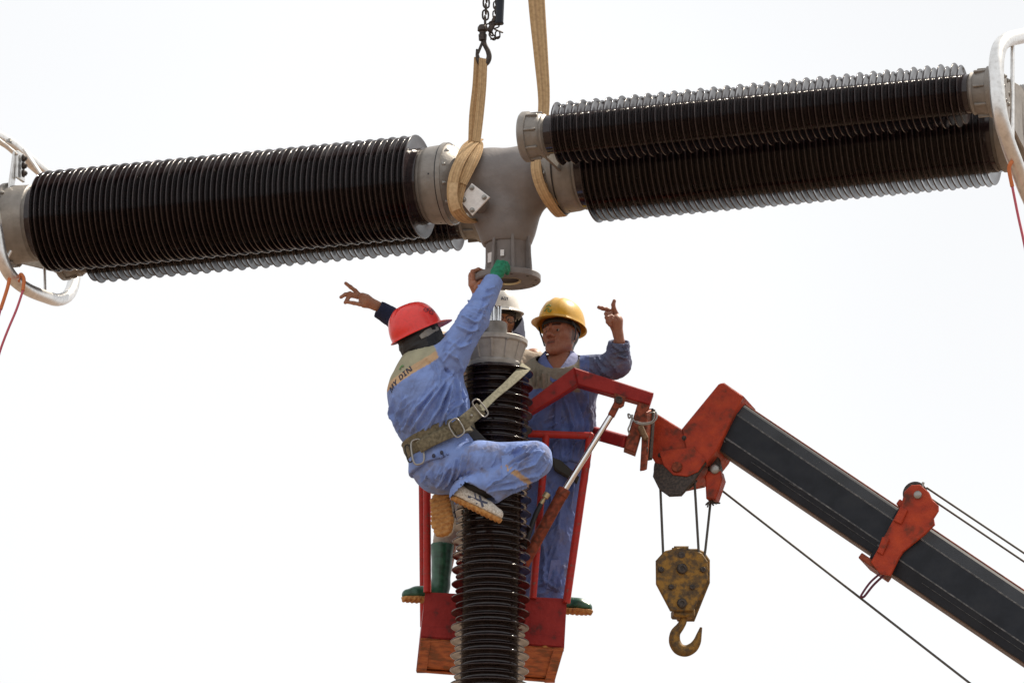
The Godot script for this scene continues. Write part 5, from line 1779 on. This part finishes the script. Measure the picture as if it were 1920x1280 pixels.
	var loop := func(c: Vector3, xa: Vector3, ya: Vector3, rx: float, ry: float, r: float, called: String, m: Material) -> void:
		var lb := MB.new()
		var ring := []
		for k in 20:
			var g := TAU * k / 20
			ring.append(c + xa * (rx * signf(cos(g)) * pow(absf(cos(g)), 0.6)) + ya * (ry * signf(sin(g)) * pow(absf(sin(g)), 0.6)))
		lb.tube(ring, r, 8, true)
		put(lb, called, m, belt)
	loop.call(at(889, 772, 0.43) + Vector3(0.03, 0.02, 0), Vector3(0.75, 0.66, 0), Vector3(-0.62, 0.75, 0.2).normalized(), 0.02, 0.05, 0.004, "d_ring", M.bolt)
	loop.call(at(856, 802, 0.47), Vector3(0.8, 0.6, 0), Vector3(-0.5, 0.85, 0.0).normalized(), 0.03, 0.046, 0.0042, "d_ring", M.bolt)
	loop.call(at(783, 847, 0.4), Vector3(0.95, 0.2, 0.2).normalized(), Vector3(-0.15, 1, 0).normalized(), 0.03, 0.064, 0.005, "carabiner", M.bolt)
	loop.call(at(766, 850, 0.36), Vector3(0.9, 0.3, 0.2).normalized(), Vector3(-0.25, 1, 0).normalized(), 0.013, 0.045, 0.004, "cord_loop", M.belt_dark)
	b = MB.new()
	pts = spline([at(899, 769, 0.405), at(925, 744, 0.33), at(952, 721, 0.25), at(975, 699, 0.16), at(985, 688, 0.07), at(983, 686, -0.06), at(962, 690, -0.17), at(920, 700, -0.21), at(880, 725, -0.17), at(860, 760, -0.06)], 6)
	var nr := []
	var cx := at(927, 720, 0).x
	for p in pts: nr.append((Vector3(p.x - cx, 0.15, p.z).normalized() + Vector3(-0.1, 0.25, 0.15)).normalized())
	b.strap(pts, nr, spline_num([0.05, 0.042, 0.046, 0.052, 0.055, 0.055, 0.055, 0.055, 0.055, 0.055], 6), 0.007)
	put(b, "column_strap", M.belt_pale, belt, "pale webbing strap passed round the column")
	b = MB.new()
	pts = spline([at(872, 800, 0.36), at(890, 815, 0.31), at(916, 840, 0.24), at(945, 862, 0.2)], 4)
	b.strap(pts, [Vector3(0, 0, 1)], 0.05, 0.007)
	put(b, "strap_tail", M.belt_dark, belt)

func worker_in_basket() -> void:
	var skin := Color(0.33, 0.14, 0.085)
	var t := thing("person", "worker in yellow hard hat pointing with a raised hand beside the column", "person", at(1012, 1205, -0.45))
	var hc := at(1051, 634, -0.45)
	var bs := facing(Vector3(-0.52, 0.16, 0.84), Vector3(0.02, 1, -0.1))
	var body := MB.new()
	limbs(body, chain([[1043, 880, -.47, .125], [1045, 820, -.47, .12], [1048, 745, -.47, .14], [1050, 705, -.46, .11], [1052, 668, -.46, .058]], 0.05) + chain([[1096, 702, -.45, .06], [1158, 682, -.32, .045], [1160, 642, -.24, .03]]) + chain([[1006, 702, -.46, .06], [972, 780, -.5, .045], [955, 815, -.36, .03]]) + chain([[1022, 890, -.47, .085], [1006, 1010, -.43, .06], [998, 1180, -.45, .04]]) + chain([[1062, 890, -.47, .085], [1040, 1010, -.43, .06], [1022, 1188, -.45, .04]]), skin)
	head(body, hc, bs, skin, at(1050, 690, -0.455))
	hand(body, at(1159, 626, -0.22), at(1153, 597, -0.2), 0.04, [
		[at(1147, 585, -.2), at(1138, 580, -.19), at(1130, 578, -.18), at(1123, 576, -.175)],
		[at(1145, 588, -.18), at(1137, 588, -.165), at(1141, 597, -.17)],
		[at(1146, 593, -.17), at(1138, 595, -.155), at(1142, 603, -.165)],
		[at(1147, 599, -.17), at(1140, 603, -.16), at(1144, 609, -.17)],
		[at(1157, 590, -.2), at(1151, 578, -.19), at(1150, 571, -.185), at(1152, 564, -.185)]], skin, 0.0112)
	put(body, "body", M.skin, t)
	eyes(t, hc, bs, Vector3(-0.6, 0.1, 0.75))
	var fl := [[at(1050, 800, -.3), 0.4, Vector3(0.2, -1, 0).normalized(), 0.055, 0.0108], [at(1020, 715, -.3), 0.16, Vector3(-0.1, -1, 0).normalized(), 0.03, 0.0072], [at(1130, 692, -.3), 0.2, Vector3(0.3, 0.9, 0.2).normalized(), 0.045, 0.0090], [at(1165, 665, -.25), 0.14, Vector3(0.9, 0.3, 0).normalized(), 0.035, 0.0090], [at(1090, 760, -.35), 0.25, Vector3(0.45, 0.9, 0).normalized(), 0.05, 0.0090]]
	var bones := [[at(1046, 875, -.47), at(1046, 800, -.47), .148, .155, .05, Vector3.RIGHT, 1.12], [at(1046, 800, -.47), at(1050, 725, -.47), .155, .165, .05, Vector3.RIGHT, 1.18]] + chain([[1018, 705, -.46, .1], [1085, 708, -.46, .1]], 0.05) + chain([[1085, 706, -.46, .09], [1110, 698, -.42, .082], [1158, 682, -.31, .066], [1161, 642, -.235, .054]], 0.035) + chain([[1010, 706, -.46, .085], [972, 785, -.5, .065], [955, 815, -.36, .05]], 0.035) + chain([[1050, 715, -.46, .1], [1051, 682, -.46, .075]], 0.04)
	var yoke_y := at(0, 728, -.35).y
	var x0 := at(985, 700, -.4).x
	var x1 := at(1086, 700, -.4).x
	var tint := func(p: Vector3, _n: Vector3) -> Color:
		var e: float = fold_noise.get_noise_3d(p.x * 6, p.y * 6, p.z * 6)
		var yy: float = yoke_y - (p.x - x0) * 0.1
		if p.y > yy and p.x > x0 - 0.03 and p.x < x1: return Color(0.26, 0.235, 0.185) * (1.0 + 0.15 * e)
		if p.x > x1 + 0.05: return soiled(Color(0.12, 0.145, 0.25) * (1.0 + 0.15 * e), p, 0.5)
		return soiled(Color(0.11, 0.165, 0.4) * (1.0 + 0.12 * e), p, 0.5)
	garment(t, "jacket", bones, 0.007, [[at(1161, 640, -.232), at(1160, 626, -.222) - at(1159, 655, -.26), 0.042], [at(955, 815, -.36), at(955, 815, -.36) - at(972, 785, -.5), 0.04], [at(1046, 878, -.47), Vector3(0.05, -1, 0), 0.0, 0.3], [at(1046, 682, -.42), Vector3(-0.05, 0.8, 0.7), 0.066, 0.11]], fl, 11.0, tint, "dark blue work jacket with grey-beige yoke", [[[[1074, 738], [1088, 790], [1082, 852]], .016, .018], [[[1060, 752], [1072, 800], [1070, 860]], .016, .016], [[[1094, 738], [1102, 785], [1094, 835]], .014, .015], [[[1028, 802], [1050, 792], [1066, 776]], .013, .013], [[[1022, 790], [1045, 778]], .012, .012], [[[1030, 850], [1050, 820]], .013, .013], [[[1010, 690], [1011, 728]], .009, .013], [[[1019, 692], [1021, 730]], .009, .013], [[[1029, 702], [1030, 732]], .009, .012], [[[1002, 690], [1002, 725]], .009, .011],
		[[[1108, 690], [1124, 704], [1132, 718]], .013, .015], [[[1122, 680], [1138, 694], [1146, 708]], .013, .016], [[[1136, 668], [1152, 684], [1158, 698]], .012, .015], [[[1148, 656], [1164, 668], [1174, 672]], .011, .014], [[[1150, 646], [1162, 655], [1176, 656]], .01, .012], [[[1098, 690], [1102, 720]], .013, .012]] + scatter_creases(1065, 800, 35, 50, 95, 16, 55, .011, .008) + scatter_creases(1130, 690, 26, 16, -50, 10, 26, .01, .008) + scatter_creases(1164, 662, 10, 14, 15, 6, 20, .008, .007) + scatter_creases(1015, 712, 16, 14, 88, 6, 28, .008, .006))
	# open collar
	for q in [[[[1077, 662, -.45], [1078, 668, -.40], [1070, 682, -.355], [1058, 697, -.325], [1048, 712, -.31]], Color(0.3, 0.33, 0.55), 0.06], [[[1018, 666, -.45], [1016, 674, -.40], [1022, 686, -.355], [1033, 700, -.325], [1044, 713, -.31]], Color(0.13, 0.18, 0.42), 0.055], [[[1018, 664, -.46], [1030, 656, -.52], [1050, 653, -.54], [1070, 656, -.52], [1078, 663, -.46]], Color(0.15, 0.2, 0.42), 0.045]]:
		var pts := []
		for p in q[0]: pts.append(pt(p))
		pts = spline(pts, 5)
		var nr := []
		var cx := at(1049, 680, -.45)
		for p in pts: nr.append((Vector3(p.x - cx.x, 0.06, p.z - cx.z) * 1.0 + Vector3(0, 0.05, 0)).normalized())
		var b2 := MB.new()
		b2.strap(pts, nr, q[2], 0.008, [q[1]])
		put(b2, "collar", M.cloth, t)
	var b := MB.new()
	b.strap(spline([at(1048, 712, -.298), at(1047, 760, -.285), at(1044, 820, -.3), at(1042, 868, -.31)], 5), [Vector3(0, 0, 1)], 0.035, 0.01, [Color(0.085, 0.12, 0.3)])
	put(b, "placket", M.cloth, t)
	# trousers
	bones = chain([[1046, 868, -.47, .142], [1044, 895, -.47, .138]], 0.04) + chain([[1022, 895, -.47, .105], [1006, 1010, -.43, .088], [998, 1190, -.45, .075]], 0.03) + chain([[1064, 895, -.47, .108], [1042, 1010, -.42, .09], [1022, 1195, -.44, .077]], 0.03)
	var f2 := [[at(1060, 930, -.35), 0.2, Vector3(0.3, -0.9, 0).normalized(), 0.045, 0.0090], [at(1030, 1090, -.33), 0.25, Vector3(0.5, 0.7, 0).normalized(), 0.05, 0.0099], [at(1045, 1000, -.33), 0.2, Vector3(0.9, -0.3, 0).normalized(), 0.05, 0.0063]]
	garment(t, "trousers", bones, 0.008, [], f2, 15.0, func(p: Vector3, _n: Vector3) -> Color: return soiled(Color(0.13, 0.19, 0.44) * (1.0 + 0.12 * fold_noise.get_noise_3d(p.x * 6, p.y * 6, p.z * 6)), p, 0.6), "dark blue work trousers", [[[[1062, 905], [1052, 950], [1044, 1000]], .014, .015], [[[1074, 905], [1068, 950]], .013, .013], [[[1016, 1000], [1024, 1050], [1022, 1100]], .014, .014], [[[1018, 1086], [1034, 1100], [1044, 1108]], .012, .014], [[[1016, 1062], [1030, 1080]], .012, .013], [[[1030, 920], [1040, 960]], .013, .013], [[[1048, 985], [1030, 1000]], .012, .012]] + scatter_creases(1035, 1000, 22, 100, 80, 18, 45, .011, .008) + scatter_creases(1030, 1095, 18, 20, 30, 8, 24, .009, .008))
	b = MB.new()
	var pk := []
	for q in [[1034, 1018], [1052, 1016], [1051, 1074], [1025, 1070]]: pk.append(sd_hit(at(q[0], q[1], -0.1), Vector3(0, -0.15, -1), 0.5) + Vector3(0, 0, 0.012))
	b.hexa(pk, [pk[0] - Vector3(0, 0, 0.02), pk[1] - Vector3(0, 0, 0.02), pk[2] - Vector3(0, 0, 0.02), pk[3] - Vector3(0, 0, 0.02)])
	for i in b.c.size(): b.c[i] = Color(0.18, 0.23, 0.48)
	put(b, "cargo_pocket", M.cloth, t)
	b = MB.new()
	plate(b, [[1032, 855], [1052, 862], [1086, 893], [1082, 905], [1040, 880]], at(1060, 880, -0.29), Vector3.RIGHT, Vector3.UP, 0.04, 0.008)
	put(b, "tool_pouch", M.belt_dark, t, "dark pouch below the jacket")
	for q in [[998, 1205], [1024, 1212]]:
		shoe(t, "boot", at(q[0] - 2, q[1] - 8, -0.5), at(q[0] - 2, q[1] - 2, -0.24), Vector3.UP, at(q[0], q[1] - 40, -0.46), M.rubber_green, M.gum)
	var hat := helmet(t, hc + bs * Vector3(0, 0.028, 0), bs, Color(0.8, 0.47, 0.045), M.helmet_yellow, null, "yellow hard hat")
	# green emblem on the front, dark strap at the temples
	for list in [[[-0.022, 0.03], [-0.01, 0.045], [0.006, 0.04], [0.0, 0.028], [0.014, 0.02], [0.02, 0.034]], [[-0.016, 0.058], [0.0, 0.066], [0.012, 0.056]]]:
		b = MB.new()
		var pts2 := []
		for q in list:
			var rad: float = 1.0 - pow(q[1] / 0.14, 2.8) - pow(q[0] / 0.118, 2)
			pts2.append(hc + bs * (Vector3(0, 0.07, -0.004) + Vector3(q[0], q[1], 0.142 * sqrt(rad))))
		b.tube(spline(pts2, 4), 0.0028, 6)
		put(b, "emblem", M.ink_green, hat)
	for s in [-1.0, 1.0]:
		b = MB.new()
		b.strap([hc + bs * Vector3(s * 0.1, 0.058, 0.055), hc + bs * Vector3(s * 0.105, 0.035, 0.03), hc + bs * Vector3(s * 0.1, 0.008, 0.014), hc + bs * Vector3(s * 0.09, -0.03, 0.006)], [bs.x * s], 0.014, 0.004, [Color(0.03, 0.035, 0.04)])
		put(b, "temple_strap", M.webbing, hat)

func worker_behind() -> void:
	var skin := Color(0.46, 0.225, 0.135)
	var t := thing("person", "worker in white hard hat and beige jacket behind the column, arm stretched out sideways", "person", at(925, 1130, -0.55))
	var hc := at(933, 608, -0.75)
	var bs := facing(Vector3(0.33, 0.0, 0.94), Vector3(0, 1, 0.0))
	var body := MB.new()
	limbs(body, chain([[930, 870, -.75, .12], [930, 800, -.75, .115], [932, 715, -.75, .13], [936, 680, -.75, .1], [943, 650, -.75, .055]], 0.05) + chain([[868, 668, -.75, .055], [800, 634, -.68, .042], [716, 585, -.62, .028]]) + chain([[1000, 672, -.75, .055], [985, 760, -.72, .042], [960, 800, -.55, .03]]) + chain([[905, 880, -.75, .08], [850, 965, -.58, .055], [829, 1085, -.53, .04]]) + chain([[955, 880, -.75, .08], [1035, 985, -.6, .055], [1051, 1100, -.53, .04]]), skin)
	head(body, hc, bs, skin, at(941, 660, -0.76))
	hand(body, at(703, 572, -.6), at(681, 562, -.58), 0.037, [
		[at(673, 552, -.585), at(666, 545, -.58), at(657, 538, -.575), at(648, 531, -.57)],
		[at(668, 554, -.575), at(656, 550, -.565), at(647, 552, -.56), at(639, 557, -.56)],
		[at(668, 556, -.58), at(656, 554, -.57), at(651, 561, -.565), at(647, 567, -.565)],
		[at(670, 557, -.6), at(660, 552, -.6), at(652, 557, -.6)],
		[at(686, 572, -.57), at(674, 570, -.56), at(663, 568, -.56), at(651, 566, -.56)]], skin, 0.0108, (at(676, 552, -.58) - at(681, 568, -.58)).normalized())
	put(body, "body", M.skin, t)
	eyes(t, hc, bs, Vector3(-0.1, -0.1, 1))
	var fl := [[at(930, 720, -.6), 0.4, Vector3(0.3, -0.9, 0).normalized(), 0.05, 0.0090], [at(800, 630, -.65), 0.25, Vector3(0.4, -0.9, 0).normalized(), 0.04, 0.0090], [at(735, 598, -.6), 0.1, Vector3(0.5, -0.85, 0).normalized(), 0.03, 0.0063]]
	var bones := [[at(930, 880, -.75), at(930, 780, -.75), .15, .155, .05, Vector3.RIGHT, 1.15], [at(930, 780, -.75), at(934, 715, -.75), .155, .155, .05, Vector3.RIGHT, 1.25]] + chain([[895, 688, -.75, .09], [975, 690, -.75, .09]], 0.05) + chain([[880, 680, -.75, .082], [855, 660, -.74, .08], [800, 634, -.67, .066], [712, 581, -.605, .047]], 0.03) + chain([[985, 684, -.75, .08], [1008, 690, -.74, .075], [992, 765, -.72, .062], [962, 800, -.55, .048]], 0.03) + chain([[938, 690, -.75, .085], [943, 655, -.76, .07]], 0.04)
	var cuff := at(738, 597, -.62)
	var cd := (at(712, 581, -.605) - at(800, 634, -.67)).normalized()
	garment(t, "jacket", bones, 0.009, [[at(708, 578, -.602), cd, 0.034], [at(962, 800, -.55), at(962, 800, -.55) - at(992, 765, -.72), 0.036], [at(930, 885, -.75), Vector3.DOWN, 0.0, 0.3]], fl, 21.0, func(p: Vector3, _n: Vector3) -> Color:
		if (p - cuff).dot(cd) > 0.0 and p.x < cuff.x + 0.05: return NAVY
		return BEIGE * (1.0 + 0.12 * fold_noise.get_noise_3d(p.x * 6, p.y * 6, p.z * 6)), "beige jacket with navy cuffs and collar", [[[[745, 598], [752, 618]], .01, .011], [[[728, 600], [744, 606], [760, 604]], .01, .01], [[[1000, 655], [1010, 672]], .012, .012], [[[1012, 650], [1024, 668]], .011, .011], [[[850, 660], [862, 690]], .012, .012]])
	# stand-up navy collar
	var b := MB.new()
	var pts := spline([at(910, 640, -.66), at(907, 622, -.78), at(930, 612, -.87), at(965, 606, -.86), at(981, 612, -.76), at(974, 630, -.66), at(962, 642, -.63)], 5)
	var nr := []
	for p in pts: nr.append(Vector3(p.x - hc.x, 0.02, p.z + 0.75).normalized())
	b.strap(pts, nr, 0.085, 0.012, [NAVY])
	put(b, "collar", M.cloth, t, "navy stand-up collar")
	bones = chain([[930, 870, -.75, .14], [930, 895, -.75, .135]], 0.04) + chain([[905, 895, -.75, .1], [850, 962, -.58, .078], [832, 1016, -.55, .056]], 0.03) + chain([[955, 895, -.75, .1], [1030, 985, -.6, .078], [1047, 1036, -.56, .054]], 0.03)
	garment(t, "trousers", bones, 0.011, [], [[at(840, 1000, -.5), 0.2, Vector3(0.9, 0.2, 0).normalized(), 0.04, 0.0081]], 25.0, func(p: Vector3, _n: Vector3) -> Color: return Color(0.44, 0.38, 0.31) * (1.0 + 0.12 * fold_noise.get_noise_3d(p.x * 6, p.y * 6, p.z * 6)), "beige trousers tucked into boots")
	shoe(t, "boot", at(838, 1124, -.52), at(752, 1121, -.47), Vector3.UP, at(826, 1098, -.52), M.rubber_green, M.gum, 0.062, at(830, 1022, -.54))
	shoe(t, "boot", at(1034, 1142, -.52), at(1112, 1146, -.47), Vector3.UP, at(1050, 1110, -.52), M.rubber_green, M.gum, 0.06, at(1048, 1040, -.55))
	var white := Color(0.74, 0.73, 0.7)
	var hat := helmet(t, hc + bs * Vector3(0, 0.012, 0), bs, white, M.helmet, null, "white hard hat with small letters on the front")
	b = MB.new()
	# letters on the front of the hat
	sd_new(hc - Vector3.ONE * 0.25, hc + Vector3.ONE * 0.25, 0.01)
	sd_cone(hc + bs * Vector3(0, 0.05, -0.02), hc + bs * Vector3(0, 0.06, 0.0), 0.118, 0.118, 0.01, bs.z, 1.2)
	lettering("AIT", hat, M.ink, hc + bs * Vector3(-0.006, 0.105, 0.1), bs.x, bs.z, 0.02, [], 0.0)
	# glasses
	for s in [-1.0, 1.0]:
		b = MB.new()
		var ring := []
		for k in 16:
			var g := TAU * k / 16
			ring.append(hc + bs * Vector3(s * 0.034 + cos(g) * 0.026, 0.004 + sin(g) * 0.019, 0.112 - absf(s * 0.034 + cos(g) * 0.026) * 0.15))
		b.tube(ring, 0.0022, 6, true)
		var rim := put(b, "glasses_frame", M.black, t)
		b = MB.new()
		b.flat(ring, bs.z)
		put(b, "lens", M.lens, rim)
		b = MB.new()
		b.tube([hc + bs * Vector3(s * 0.06, 0.008, 0.1), hc + bs * Vector3(s * 0.082, 0.01, 0.0)], 0.002, 6)
		put(b, "temple", M.black, rim)
	b = MB.new()
	b.strap([hc + bs * Vector3(0.098, 0.03, 0.03), hc + bs * Vector3(0.094, -0.02, 0.03), hc + bs * Vector3(0.075, -0.075, 0.04)], [bs.x], 0.022, 0.004, [Color(0.02, 0.05, 0.045)])
	put(b, "chin_strap", M.webbing, hat)
